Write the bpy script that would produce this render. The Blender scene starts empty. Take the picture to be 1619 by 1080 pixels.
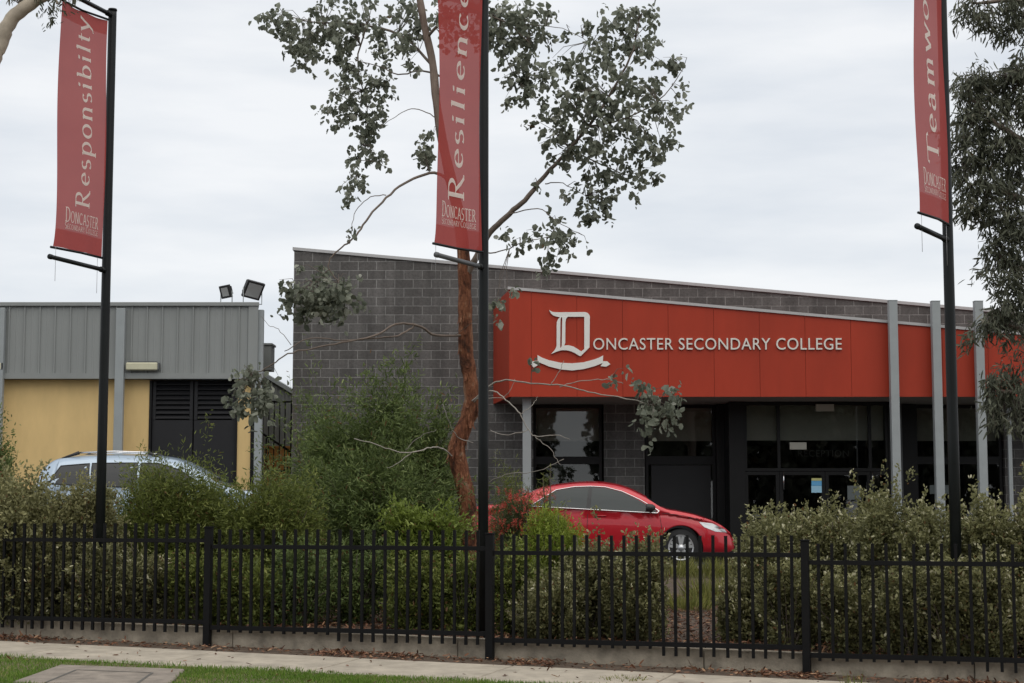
import bpy, bmesh, math, random
import numpy as np
from mathutils import Vector, Matrix
random.seed(7); RNG = np.random.default_rng(11)
S = bpy.context.scene
COL = S.collection
PI = math.pi
R = math.radians
# ------------------------------------------------------------------ camera
F = 2685.0; CX = 809.5; CY = 540.0; EYE = 1.5
TH = math.atan(270.0 / F)
cam_data = bpy.data.cameras.new('camera'); cam = bpy.data.objects.new('camera', cam_data); COL.objects.link(cam)
cam_data.sensor_width = 36.0; cam_data.lens = F / 1619.0 * 36.0
cam_data.clip_end = 3000; cam_data.clip_start = 0.1
cam.location = (0, 0, EYE); cam.rotation_euler = (PI / 2 + TH, 0, 0)
S.camera = cam
# ------------------------------------------------------------------ world, sun, exposure
world = bpy.data.worlds.new('World'); S.world = world; world.use_nodes = True
wn = world.node_tree; wn.nodes.clear()
def WN(t, **k):
    n = wn.nodes.new(t)
    for a, b in k.items(): setattr(n, a, b)
    return n
SUN_EL, SUN_ROT = 64, 158
sky = WN('ShaderNodeTexSky', sky_type='NISHITA', sun_disc=False)
sky.sun_elevation = R(SUN_EL); sky.sun_rotation = R(SUN_ROT)
tc = WN('ShaderNodeTexCoord'); mp = WN('ShaderNodeMapping'); mp.inputs['Scale'].default_value = (1.0, 1.0, 4.6)
no = WN('ShaderNodeTexNoise'); no.inputs['Scale'].default_value = 4.2; no.inputs['Detail'].default_value = 6; no.inputs['Roughness'].default_value = .5
ra = WN('ShaderNodeValToRGB')
ra.color_ramp.elements[0].position = .36; ra.color_ramp.elements[0].color = (.655, .69, .735, 1)
ra.color_ramp.elements[1].position = .62; ra.color_ramp.elements[1].color = (.83, .84, .852, 1)
bg1 = WN('ShaderNodeBackground'); bg1.inputs['Strength'].default_value = .012
bg2 = WN('ShaderNodeBackground'); bg2.inputs['Strength'].default_value = 1.0
ad = WN('ShaderNodeAddShader'); out = WN('ShaderNodeOutputWorld')
L = wn.links
L.new(tc.outputs['Generated'], mp.inputs['Vector']); L.new(mp.outputs['Vector'], no.inputs['Vector'])
L.new(no.outputs['Fac'], ra.inputs['Fac']); L.new(ra.outputs['Color'], bg2.inputs['Color'])
L.new(sky.outputs['Color'], bg1.inputs['Color'])
L.new(bg1.outputs[0], ad.inputs[0]); L.new(bg2.outputs[0], ad.inputs[1]); L.new(ad.outputs[0], out.inputs['Surface'])
sl = bpy.data.lights.new('sun', 'SUN'); sl.energy = 1.7; sl.angle = R(85); sl.color = (1, .935, .83)
so = bpy.data.objects.new('sun', sl); COL.objects.link(so)
sd = Vector((math.sin(R(SUN_ROT)) * math.cos(R(SUN_EL)), math.cos(R(SUN_ROT)) * math.cos(R(SUN_EL)), math.sin(R(SUN_EL))))
so.rotation_euler = sd.to_track_quat('Z', 'Y').to_euler()
S.view_settings.view_transform = 'Standard'; S.view_settings.look = 'None'
S.view_settings.exposure = 0.06; S.view_settings.gamma = 1
# ------------------------------------------------------------------ helpers
def at(px, py, Y):
    """world point at horizontal distance Y seen at photo pixel px,py"""
    a = (px - CX) / F; b = (CY - py) / F
    t = Y / (math.cos(TH) - b * math.sin(TH))
    return Vector((a * t, Y, EYE + t * (math.sin(TH) + b * math.cos(TH))))
def smooth(t):
    t = max(0., min(1., t)); return t * t * (3 - 2 * t)
PHI = 17.9; UC, US = math.cos(R(PHI)), math.sin(R(PHI)); P0 = (-.2, 16.4)
def uv(x, y):       # street coordinates: u along the fence to the right, v towards the street
    dx, dy = x - P0[0], y - P0[1]
    return dx * UC - dy * US, -dx * US - dy * UC
def xy(u, v): return P0[0] + u * UC - v * US, P0[1] - u * US - v * UC
def zs(u): return .108 - .018 * max(-40, min(40, u))
def zcp(x): return .60 - .035 * max(-14, min(14, x))
def gz(x, y):
    u, v = uv(x, y)
    if v > -.12:
        z = zs(u) - .02 * max(0, min(v, 5) - .6)
        if v > 6.2: z -= .13
        return z
    base = zs(u) + .15
    d = -v - .12
    return base + (zcp(x) - .02 - base) * smooth(d / 11.0)
def tag(o, label=None, cat=None, group=None, kind=None):
    if label: o['label'] = label
    if cat: o['category'] = cat
    if group: o['group'] = group
    if kind: o['kind'] = kind
    return o
def empty(name, loc, label, cat, group=None, rz=0):
    o = bpy.data.objects.new(name, None); COL.objects.link(o); o.location = loc; o.rotation_euler = (0, 0, rz)
    o.empty_display_size = .2
    return tag(o, label, cat, group)
class MB:
    def __init__(s): s.v = []; s.f = []; s.m = []; s.sm = []
    def add(s, vs, fs, m=0, smooth=False):
        o = len(s.v); s.v += [tuple(v) for v in vs]
        for f in fs: s.f.append([i + o for i in f]); s.m.append(m); s.sm.append(smooth)
        return s
    def box(s, x0, x1, y0, y1, z0, z1, m=0):
        v = [(x0,y0,z0),(x1,y0,z0),(x1,y1,z0),(x0,y1,z0),(x0,y0,z1),(x1,y0,z1),(x1,y1,z1),(x0,y1,z1)]
        return s.add(v, [(0,3,2,1),(4,5,6,7),(0,1,5,4),(1,2,6,5),(2,3,7,6),(3,0,4,7)], m)
    def hexa(s, b, t, m=0):   # 4 bottom pts ccw, 4 top pts
        return s.add(list(b) + list(t), [(0,3,2,1),(4,5,6,7),(0,1,5,4),(1,2,6,5),(2,3,7,6),(3,0,4,7)], m)
    def obox(s, c, ux, hx, hy, z0, z1, m=0):  # oriented box, ux=(cos,sin)
        cx, cy = c; vx, vy = -ux[1], ux[0]
        p = [(cx+a*hx*ux[0]+b*hy*vx, cy+a*hx*ux[1]+b*hy*vy) for a, b in ((-1,-1),(1,-1),(1,1),(-1,1))]
        return s.hexa([(x,y,z0) for x,y in p], [(x,y,z1) for x,y in p], m)
    def tube(s, pts, rad, n=8, m=0, cap=True):
        pts = [Vector(p) for p in pts]; k = len(pts)
        if not hasattr(rad, '__len__'): rad = [rad] * k
        rings = []; ref = None
        for i, p in enumerate(pts):
            d = (pts[min(i+1,k-1)] - pts[max(i-1,0)])
            d = d.normalized() if d.length > 1e-9 else Vector((0,0,1))
            if ref is None: ref = Vector((1,0,0)) if abs(d.x) < .8 else Vector((0,1,0))
            a = (ref - d * ref.dot(d)).normalized(); b = d.cross(a); ref = a
            rings.append([p + (a*math.cos(2*PI*j/n) + b*math.sin(2*PI*j/n)) * rad[i] for j in range(n)])
        vs = [q for r_ in rings for q in r_]; fs = []
        for i in range(k-1):
            for j in range(n):
                fs.append((i*n+j, i*n+(j+1)%n, (i+1)*n+(j+1)%n, (i+1)*n+j))
        if cap: fs += [tuple(range(n-1,-1,-1)), tuple((k-1)*n+j for j in range(n))]
        return s.add(vs, fs, m, True)
    def prism(s, poly, fn0, fn1, m=0):   # poly of 2-D points, mapped to front and back by two functions
        n = len(poly); vs = [fn0(*p) for p in poly] + [fn1(*p) for p in poly]
        fs = [tuple(range(n)), tuple(range(2*n-1, n-1, -1))] + [(i, i+n, (i+1)%n+n, (i+1)%n) for i in range(n)]
        return s.add(vs, fs, m)
    def build(s, name, mats, parent=None, bevel=0, local=False):
        me = bpy.data.meshes.new(name); me.from_pydata(s.v, [], s.f)
        if not isinstance(mats, (list, tuple)): mats = [mats]
        for x in mats: me.materials.append(x)
        me.polygons.foreach_set('material_index', s.m); me.polygons.foreach_set('use_smooth', s.sm)
        bm = bmesh.new(); bm.from_mesh(me); bmesh.ops.recalc_face_normals(bm, faces=bm.faces)
        if bevel: bmesh.ops.bevel(bm, geom=[e for e in bm.edges if len(e.link_faces)==2 and e.calc_face_angle(0) > .6], offset=bevel, segments=1, affect='EDGES')
        bm.to_mesh(me); bm.free(); me.update()
        return link(name, me, parent, local)
def link(name, me, parent=None, local=False):
    o = bpy.data.objects.new(name, me); COL.objects.link(o)
    if parent is not None:
        o.parent = parent
        if not local and parent.type == 'EMPTY': o.matrix_parent_inverse = Matrix.Translation(-parent.location)
    return o
# ------------------------------------------------------------------ materials
def mat(name, col, rough=.7, metal=0, spec=.5, var=0, vscale=3, bump=0, bscale=40, coat=0, dirt=None, stretch=None):
    m = bpy.data.materials.new(name); m.use_nodes = True; nt = m.node_tree
    p = nt.nodes['Principled BSDF']; p.inputs['Base Color'].default_value = (*col, 1)
    p.inputs['Roughness'].default_value = rough; p.inputs['Metallic'].default_value = metal
    p.inputs['Specular IOR Level'].default_value = spec; p.inputs['Coat Weight'].default_value = coat
    t = nt.nodes.new('ShaderNodeTexCoord'); vec = t.outputs['Object']
    if stretch:
        q = nt.nodes.new('ShaderNodeMapping'); q.inputs['Scale'].default_value = stretch; nt.links.new(vec, q.inputs[0]); vec = q.outputs[0]
    if var:
        n = nt.nodes.new('ShaderNodeTexNoise'); n.inputs['Scale'].default_value = vscale; n.inputs['Detail'].default_value = 6; n.inputs['Roughness'].default_value = .62
        nt.links.new(vec, n.inputs['Vector'])
        r = nt.nodes.new('ShaderNodeValToRGB'); r.color_ramp.elements[0].position = .3; r.color_ramp.elements[1].position = .7
        d = dirt or tuple(c * (1 - var) for c in col)
        r.color_ramp.elements[0].color = (*d, 1); r.color_ramp.elements[1].color = (*[min(1, c * (1 + var * .6)) for c in col], 1)
        nt.links.new(n.outputs['Fac'], r.inputs[0]); nt.links.new(r.outputs[0], p.inputs['Base Color'])
    if bump:
        n = nt.nodes.new('ShaderNodeTexNoise'); n.inputs['Scale'].default_value = bscale; n.inputs['Detail'].default_value = 5
        nt.links.new(vec, n.inputs['Vector']); b = nt.nodes.new('ShaderNodeBump'); b.inputs['Distance'].default_value = bump; b.inputs['Strength'].default_value = .8
        nt.links.new(n.outputs['Fac'], b.inputs['Height']); nt.links.new(b.outputs[0], p.inputs['Normal'])
    return m
def leafmat(name, dark, light, tip=None, trans=.35, rough=.55, spec=.3, dead=True):
    """leaf colours vary leaf by leaf (attribute rnd); light passes through the blade"""
    m = bpy.data.materials.new(name); m.use_nodes = True; nt = m.node_tree
    p = nt.nodes['Principled BSDF']; a = nt.nodes.new('ShaderNodeAttribute'); a.attribute_name = 'rnd'
    r = nt.nodes.new('ShaderNodeValToRGB'); e = r.color_ramp.elements
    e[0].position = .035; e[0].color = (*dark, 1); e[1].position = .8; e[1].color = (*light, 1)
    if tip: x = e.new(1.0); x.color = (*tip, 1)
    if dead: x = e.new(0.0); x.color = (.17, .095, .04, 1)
    nt.links.new(a.outputs['Fac'], r.inputs[0]); nt.links.new(r.outputs[0], p.inputs['Base Color'])
    p.inputs['Roughness'].default_value = rough; p.inputs['Specular IOR Level'].default_value = spec
    tr = nt.nodes.new('ShaderNodeBsdfTranslucent'); nt.links.new(r.outputs[0], tr.inputs[0])
    mx = nt.nodes.new('ShaderNodeMixShader'); mx.inputs[0].default_value = trans
    nt.links.new(p.outputs[0], mx.inputs[1]); nt.links.new(tr.outputs[0], mx.inputs[2])
    nt.links.new(mx.outputs[0], nt.nodes['Material Output'].inputs['Surface'])
    return m
def brickmat(name, c1, c2, mortar):
    m = bpy.data.materials.new(name); m.use_nodes = True; nt = m.node_tree; p = nt.nodes['Principled BSDF']
    t = nt.nodes.new('ShaderNodeTexCoord'); sp = nt.nodes.new('ShaderNodeSeparateXYZ'); cb = nt.nodes.new('ShaderNodeCombineXYZ')
    nt.links.new(t.outputs['Object'], sp.inputs[0]); nt.links.new(sp.outputs[0], cb.inputs[0]); nt.links.new(sp.outputs[2], cb.inputs[1])
    ms = nt.nodes.new('ShaderNodeMapping'); ms.inputs['Location'].default_value = (.15, .03, 0); nt.links.new(cb.outputs[0], ms.inputs[0])
    b = nt.nodes.new('ShaderNodeTexBrick'); b.offset = .5; b.inputs['Scale'].default_value = 1; b.inputs['Brick Width'].default_value = .39
    b.inputs['Row Height'].default_value = .19; b.inputs['Mortar Size'].default_value = .0095; b.inputs['Mortar Smooth'].default_value = .2
    b.inputs['Color1'].default_value = (*c1, 1); b.inputs['Color2'].default_value = (*c2, 1); b.inputs['Mortar'].default_value = (*mortar, 1)
    nt.links.new(ms.outputs[0], b.inputs['Vector'])
    n = nt.nodes.new('ShaderNodeTexNoise'); n.inputs['Scale'].default_value = 22; n.inputs['Detail'].default_value = 8; n.inputs['Roughness'].default_value = .75
    nt.links.new(t.outputs['Object'], n.inputs['Vector'])
    n2 = nt.nodes.new('ShaderNodeTexNoise'); n2.inputs['Scale'].default_value = .7; n2.inputs['Detail'].default_value = 4
    nt.links.new(t.outputs['Object'], n2.inputs['Vector'])
    mr = nt.nodes.new('ShaderNodeMapRange'); mr.inputs[1].default_value = .25; mr.inputs[2].default_value = .75; mr.inputs[3].default_value = .62; mr.inputs[4].default_value = 1.3
    nt.links.new(n.outputs['Fac'], mr.inputs[0])
    mr2 = nt.nodes.new('ShaderNodeMapRange'); mr2.inputs[1].default_value = .3; mr2.inputs[2].default_value = .7; mr2.inputs[3].default_value = .86; mr2.inputs[4].default_value = 1.12
    nt.links.new(n2.outputs['Fac'], mr2.inputs[0])
    sm = nt.nodes.new('ShaderNodeMapping'); sm.inputs['Scale'].default_value = (2.6, 2.6, .16); nt.links.new(t.outputs['Object'], sm.inputs[0])
    n3 = nt.nodes.new('ShaderNodeTexNoise'); n3.inputs['Scale'].default_value = 1.6; n3.inputs['Detail'].default_value = 5; nt.links.new(sm.outputs[0], n3.inputs['Vector'])
    mr3 = nt.nodes.new('ShaderNodeMapRange'); mr3.inputs[1].default_value = .35; mr3.inputs[2].default_value = .65; mr3.inputs[3].default_value = .80; mr3.inputs[4].default_value = 1.08; nt.links.new(n3.outputs['Fac'], mr3.inputs[0])
    mu0 = nt.nodes.new('ShaderNodeMath'); mu0.operation = 'MULTIPLY'; nt.links.new(mr2.outputs[0], mu0.inputs[0]); nt.links.new(mr3.outputs[0], mu0.inputs[1])
    mu = nt.nodes.new('ShaderNodeMath'); mu.operation = 'MULTIPLY'; nt.links.new(mr.outputs[0], mu.inputs[0]); nt.links.new(mu0.outputs[0], mu.inputs[1])
    vm = nt.nodes.new('ShaderNodeVectorMath'); vm.operation = 'SCALE'; nt.links.new(b.outputs['Color'], vm.inputs[0]); nt.links.new(mu.outputs[0], vm.inputs['Scale'])
    nt.links.new(vm.outputs[0], p.inputs['Base Color']); p.inputs['Roughness'].default_value = .9; p.inputs['Specular IOR Level'].default_value = .2
    h = nt.nodes.new('ShaderNodeMath'); h.operation = 'MULTIPLY_ADD'; h.inputs[1].default_value = -1.2; nt.links.new(b.outputs['Fac'], h.inputs[0]); nt.links.new(n.outputs['Fac'], h.inputs[2])
    bp = nt.nodes.new('ShaderNodeBump'); bp.inputs['Distance'].default_value = .012; bp.inputs['Strength'].default_value = .9
    nt.links.new(h.outputs[0], bp.inputs['Height']); nt.links.new(bp.outputs[0], p.inputs['Normal'])
    return m
M = {}
M['soil'] = mat('mulch_soil', (.085, .058, .038), .95, var=.55, vscale=9, bump=.03, bscale=30)
M['path'] = mat('path_concrete', (.37, .325, .26), .9, var=.3, vscale=4, bump=.004, bscale=90)
M['asphalt'] = mat('asphalt', (.055, .055, .055), .9, var=.3, vscale=14, bump=.006, bscale=120)
M['plinth'] = mat('plinth_concrete', (.32, .28, .22), .9, var=.5, vscale=5, bump=.006, bscale=60)
M['slab'] = mat('slab_concrete', (.235, .20, .165), .9, var=.35, vscale=6, bump=.005, bscale=80)
M['slabline'] = mat('slab_joint', (.09, .085, .075), .9)
M['black'] = mat('black_steel', (.0045, .0045, .005), .6, spec=.2, var=.3, vscale=7)
M['pole'] = mat('black_pole', (.006, .008, .0085), .42, spec=.3, var=.2, vscale=6)
M['polegrey'] = mat('grey_arm', (.09, .095, .10), .45, spec=.5)
M['block'] = brickmat('grey_block', (.098, .093, .089), (.136, .130, .125), (.25, .245, .235))
M['blockdark'] = brickmat('dark_block', (.080, .073, .070), (.10, .093, .086), (.15, .145, .135))
M['cap'] = mat('pale_capping', (.42, .42, .42), .5, spec=.4, var=.12, vscale=2)
M['red'] = mat('red_panel', (.35, .036, .014), .5, spec=.28, var=.13, vscale=1.6, stretch=(1, 1, .3))
M['reddark'] = mat('red_joint', (.16, .012, .006), .8)
M['soffit'] = mat('soffit', (.30, .285, .255), .8, var=.08)
M['metal'] = mat('grey_cladding', (.245, .258, .252), .5, metal=.0, spec=.4, var=.1, vscale=1.5, stretch=(1, 1, .25))
M['metalp'] = mat('pale_grey_steel', (.29, .315, .32), .45, spec=.4, var=.08, vscale=3)
M['yellow'] = mat('yellow_render', (.70, .50, .225), .85, var=.14, vscale=1.6, bump=.002, bscale=60, stretch=(1, 1, .35))
M['door'] = mat('charcoal_door', (.016, .016, .018), .5, spec=.3, var=.12)
M['frame'] = mat('dark_frame', (.007, .007, .0075), .45, spec=.25)
M['blind'] = mat('blind', (.70, .68, .60), .8)
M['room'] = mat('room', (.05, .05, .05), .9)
M['letter'] = mat('silver_letter', (.70, .69, .63), .38, metal=.25, spec=.5)
M['emblem'] = mat('pale_emblem', (.72, .73, .69), .4, metal=.1, spec=.5)
M['cream'] = mat('cream_plastic', (.55, .53, .38), .5, var=.1)
M['bark_old'] = mat('smooth_bark', (.30, .145, .085), .85, var=.5, vscale=11, bump=.05, bscale=16, dirt=(.085, .034, .02), stretch=(1.3, 1.3, .7))
M['barkup'] = mat('upper_bark', (.20, .155, .125), .85, var=.4, vscale=6, bump=.03, bscale=16, dirt=(.10, .06, .045), stretch=(1.3, 1.3, .4))
M['barkp'] = mat('pale_branch', (.16, .125, .10), .8, var=.35, vscale=8)
M['twig'] = mat('twig', (.13, .105, .085), .8, var=.3, vscale=20)
M['deadtwig'] = mat('dead_twig', (.34, .31, .27), .85, var=.3, vscale=12)
M['gumlimb'] = mat('gum_limb', (.42, .36, .28), .75, var=.3, vscale=5, bump=.01, bscale=10)
M['carred'] = mat('car_red', (.45, .009, .02), .3, metal=.25, spec=.4, coat=.8)
M['carsilver'] = mat('car_silver_blue', (.36, .45, .55), .3, metal=.2, spec=.5, coat=1)
M['glassdark'] = mat('car_glass', (.012, .014, .016), .05, spec=.4)
M['glasslight'] = mat('car_glass_light', (.014, .022, .023), .03, spec=.45)
M['glasslight'].node_tree.nodes['Principled BSDF'].inputs['Coat IOR'].default_value = 1.35
M['chrome'] = mat('chrome', (.75, .75, .76), .18, metal=1)
M['tyre'] = mat('tyre', (.016, .016, .017), .85)
M['rim'] = mat('alloy', (.62, .63, .65), .3, metal=.7)
M['plastic'] = mat('black_plastic', (.015, .015, .016), .5)
M['lamp'] = mat('lamp_glass', (.62, .64, .66), .1, spec=.8, coat=1)
M['amber'] = mat('tail_lamp', (.35, .01, .01), .15, coat=1)
M['poster'] = mat('poster_blue', (.13, .42, .72), .6); M['postery'] = mat('poster_yellow', (.55, .55, .22), .6)
M['posterw'] = mat('poster_white', (.45, .50, .52), .6)
M['sign_and_reflection'] = mat('sign_and_reflection_grey', (.42, .42, .36), .5)  # exit sign colour, also used to paint the reflected soffit light
M['orange'] = mat('orange_wall', (.55, .26, .07), .8, var=.1)
M['cord'] = mat('cord', (.35, .35, .36), .6)
def barkmat():
    m = bpy.data.materials.new('peeling_bark'); m.use_nodes = True; nt = m.node_tree; p = nt.nodes['Principled BSDF']; t = nt.nodes.new('ShaderNodeTexCoord')
    def nz(sc, st, det=6, ro=.65, dist=0):
        q = nt.nodes.new('ShaderNodeMapping'); q.inputs['Scale'].default_value = st; nt.links.new(t.outputs['Object'], q.inputs[0])
        n = nt.nodes.new('ShaderNodeTexNoise'); n.inputs['Scale'].default_value = sc; n.inputs['Detail'].default_value = det; n.inputs['Roughness'].default_value = ro; n.inputs['Distortion'].default_value = dist; nt.links.new(q.outputs[0], n.inputs['Vector']); return n
    a = nz(7, (1, 1, .55), 6, .6, .8); r = nt.nodes.new('ShaderNodeValToRGB'); nt.links.new(a.outputs['Fac'], r.inputs[0]); e = r.color_ramp.elements
    e[0].position = .33; e[0].color = (.05, .026, .018, 1); e[1].position = .70; e[1].color = (.36, .25, .17, 1)
    x = e.new(.44); x.color = (.15, .058, .032, 1); x = e.new(.58); x.color = (.25, .105, .055, 1)
    b = nz(26, (1.5, 1.5, .6), 5, .7); r2 = nt.nodes.new('ShaderNodeValToRGB'); nt.links.new(b.outputs['Fac'], r2.inputs[0]); r2.color_ramp.elements[0].position = .35; r2.color_ramp.elements[0].color = (.45, .42, .40, 1); r2.color_ramp.elements[1].position = .6; r2.color_ramp.elements[1].color = (1.15, 1.12, 1.1, 1)
    mx = nt.nodes.new('ShaderNodeMixRGB'); mx.blend_type = 'MULTIPLY'; mx.inputs[0].default_value = .8; nt.links.new(r.outputs[0], mx.inputs[1]); nt.links.new(r2.outputs[0], mx.inputs[2]); nt.links.new(mx.outputs[0], p.inputs['Base Color'])
    p.inputs['Roughness'].default_value = .85; p.inputs['Specular IOR Level'].default_value = .2
    bp = nt.nodes.new('ShaderNodeBump'); bp.inputs['Distance'].default_value = .03; nt.links.new(b.outputs['Fac'], bp.inputs['Height']); nt.links.new(bp.outputs[0], p.inputs['Normal']); return m
M['bark'] = barkmat()
def glassmat():
    m = bpy.data.materials.new('window_glass'); m.use_nodes = True; nt = m.node_tree; nt.nodes.remove(nt.nodes['Principled BSDF'])
    g = nt.nodes.new('ShaderNodeBsdfGlossy'); g.inputs['Roughness'].default_value = .015; g.inputs[0].default_value = (.95, .97, .97, 1)
    t = nt.nodes.new('ShaderNodeBsdfTransparent'); t.inputs[0].default_value = (.55, .57, .56, 1)
    fr = nt.nodes.new('ShaderNodeFresnel'); fr.inputs[0].default_value = 1.75
    mx = nt.nodes.new('ShaderNodeMixShader'); nt.links.new(fr.outputs[0], mx.inputs[0]); nt.links.new(t.outputs[0], mx.inputs[1]); nt.links.new(g.outputs[0], mx.inputs[2])
    nt.links.new(mx.outputs[0], nt.nodes['Material Output'].inputs['Surface']); return m
M['glass'] = glassmat()
def clothmat(name, opaque):
    m = bpy.data.materials.new(name); m.use_nodes = True; nt = m.node_tree; p = nt.nodes['Principled BSDF']
    t = nt.nodes.new('ShaderNodeTexCoord'); n = nt.nodes.new('ShaderNodeTexNoise'); n.inputs['Scale'].default_value = 2.5; n.inputs['Detail'].default_value = 4
    nt.links.new(t.outputs['Object'], n.inputs['Vector'])
    r = nt.nodes.new('ShaderNodeValToRGB'); r.color_ramp.elements[0].color = (.37, .048, .043, 1); r.color_ramp.elements[1].color = (.47, .078, .066, 1)
    nt.links.new(n.outputs['Fac'], r.inputs[0]); nt.links.new(r.outputs[0], p.inputs['Base Color']); p.inputs['Roughness'].default_value = .6; p.inputs['Specular IOR Level'].default_value = .3
    tl = nt.nodes.new('ShaderNodeBsdfTranslucent'); nt.links.new(r.outputs[0], tl.inputs[0])
    tp = nt.nodes.new('ShaderNodeBsdfTransparent')
    a = nt.nodes.new('ShaderNodeMixShader'); a.inputs[0].default_value = .45; nt.links.new(p.outputs[0], a.inputs[1]); nt.links.new(tl.outputs[0], a.inputs[2])
    b = nt.nodes.new('ShaderNodeMixShader'); b.inputs[0].default_value = opaque; nt.links.new(a.outputs[0], b.inputs[1]); nt.links.new(tp.outputs[0], b.inputs[2])
    nt.links.new(b.outputs[0], nt.nodes['Material Output'].inputs['Surface']); return m
M['cloth'] = clothmat('banner_cloth', .07); M['hem'] = clothmat('banner_hem', .02)
def inkmat(name, c, t):
    m = mat(name, c, .7); nt = m.node_tree; tl = nt.nodes.new('ShaderNodeBsdfTranslucent'); tl.inputs[0].default_value = (*c, 1); mx = nt.nodes.new('ShaderNodeMixShader'); mx.inputs[0].default_value = t
    nt.links.new(nt.nodes['Principled BSDF'].outputs[0], mx.inputs[1]); nt.links.new(tl.outputs[0], mx.inputs[2]); nt.links.new(mx.outputs[0], nt.nodes['Material Output'].inputs['Surface']); return m
M['ink'] = inkmat('banner_ink', (.95, .92, .84), .42); M['ink2'] = inkmat('banner_ink_faded', (.85, .74, .68), .45)
LM = {
 'gum': leafmat('gum_leaf', (.085, .10, .07), (.27, .29, .225), (.48, .49, .42), .42),
 'gumdark': leafmat('dark_gum_leaf', (.04, .046, .03), (.155, .165, .115), (.27, .25, .20), .3),
 'olive': leafmat('olive_leaf', (.055, .065, .03), (.20, .21, .10), (.42, .42, .28), .3),
 'silver': leafmat('silver_leaf', (.055, .06, .022), (.29, .285, .13), (.80, .76, .55), .35),
 'grey': leafmat('grey_green_leaf', (.085, .085, .035), (.31, .30, .14), (.50, .46, .24), .35),
 'deep': leafmat('deep_green_leaf', (.045, .07, .02), (.17, .225, .07), (.33, .38, .15), .35),
 'mid': leafmat('mid_green_leaf', (.05, .07, .016), (.20, .235, .055), (.36, .38, .12), .38),
 'lime': leafmat('lime_leaf', (.09, .13, .014), (.28, .35, .05), (.44, .50, .12), .4),
 'limed': leafmat('bright_leaf', (.07, .10, .014), (.21, .27, .05), (.36, .42, .12), .38),
 'bottle': leafmat('bottlebrush_leaf', (.03, .045, .015), (.10, .13, .05), (.17, .18, .08), .3),
 'flower': leafmat('bottlebrush_flower', (.30, .025, .02), (.62, .10, .07), (.75, .25, .18), .3),
 'grass': leafmat('grass_blade', (.06, .12, .014), (.17, .29, .04), (.36, .33, .13), .4),
 'drygrass': leafmat('tuft_blade', (.10, .11, .03), (.26, .27, .07), (.42, .38, .16), .4),
 'litter': leafmat('leaf_litter', (.05, .022, .012), (.22, .10, .055), (.42, .26, .15), .1),
}
# ------------------------------------------------------------------ ground
def sheet(name, fn, us, vs_, m, dz=0, label=None, kind='structure', parent=None):
    mb = MB(); V = []
    for v in vs_:
        for u in us:
            V.append(fn(u, v))
    n = len(us); Fc = [(j*n+i, j*n+i+1, (j+1)*n+i+1, (j+1)*n+i) for j in range(len(vs_)-1) for i in range(n-1)]
    mb.add(V, Fc, 0, True); o = mb.build(name, m, parent)
    if kind: o['kind'] = kind
    if label: o['label'] = label
    return o
def spaced(a, b, fa, fb, st):
    l = list(np.arange(fa, fb + 1e-6, st)); return [a, a*.5+fa*.5, fa-8] + l + [fb+8, b*.5+fb*.5, b]
def gfn(u, v):
    x, y = xy(u, v); return (x, y, gz(x, y))
vv = [-600, -300, -120, -60] + list(np.arange(-34, -.5, .7)) + [-.5, -.3, -.125, -.115, 0, .3, .6, 1, 1.5, 2, 2.5, 3, 4, 5, 6.15, 6.25, 9, 14, 18, 30, 90, 300, 600]
uu = spaced(-600, 600, -16, 16, .8)
sheet('ground', gfn, uu, vv, M['soil'], label='brown garden soil')
def pf(u, v):
    x, y = xy(u, v); return (x, y, gz(x, y) + .012)
pu = [-60, -30] + list(np.arange(-14, 14.1, .5)) + [30, 60]
# footpath in slabs with joints
mb = MB()
for k in range(-26, 27):
    u0, u1 = k * 1.5 + .42 + .008, (k + 1) * 1.5 + .42 - .008
    q = [pf(u0, .62), pf(u1, .62), pf(u1, 1.80), pf(u0, 1.80)]
    mb.hexa([(a, b, c - .05) for a, b, c in q], [(a, b, c + random.uniform(-.001, .001)) for a, b, c in q])
o = mb.build('footpath', M['path'], bevel=.006); tag(o, 'pale concrete footpath running along the fence', kind='structure')
# road and kerb behind the verge
sheet('road', lambda u, v: (*xy(u, v), gz(*xy(u, v)) + .006), pu, [6.3, 9, 14], M['asphalt'], label='asphalt road')
sheet('verge', lambda u, v: (*xy(u, v), gz(*xy(u, v)) + .004), pu, [1.8, 2.5, 3.5, 5, 6.1], mat('verge_soil', (.10, .10, .04), .95, var=.6, vscale=5, bump=.01, dirt=(.10, .065, .04)), label='patchy grass verge soil')
# car park
CP = [28.6, 30, 32, 34, 35.7]
sheet('car_park', lambda x, y: (x, y, zcp(x) + (.012 if y < 35.6 else .012)), list(np.arange(-30, 31, 2.)), CP, M['asphalt'], label='asphalt car park')
mb = MB()
for k in range(-15, 15):
    x0, x1 = k * 2, k * 2 + 2 - .01
    mb.hexa([(x0, 28.4, zcp(x0)-.15), (x1, 28.4, zcp(x1)-.15), (x1, 28.58, zcp(x1)-.15), (x0, 28.58, zcp(x0)-.15)], [(x0, 28.4, zcp(x0)+.11), (x1, 28.4, zcp(x1)+.11), (x1, 28.58, zcp(x1)+.11), (x0, 28.58, zcp(x0)+.11)])
tag(mb.build('kerb', M['plinth'], bevel=.015), 'concrete kerb edging the car park', kind='structure')
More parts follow.
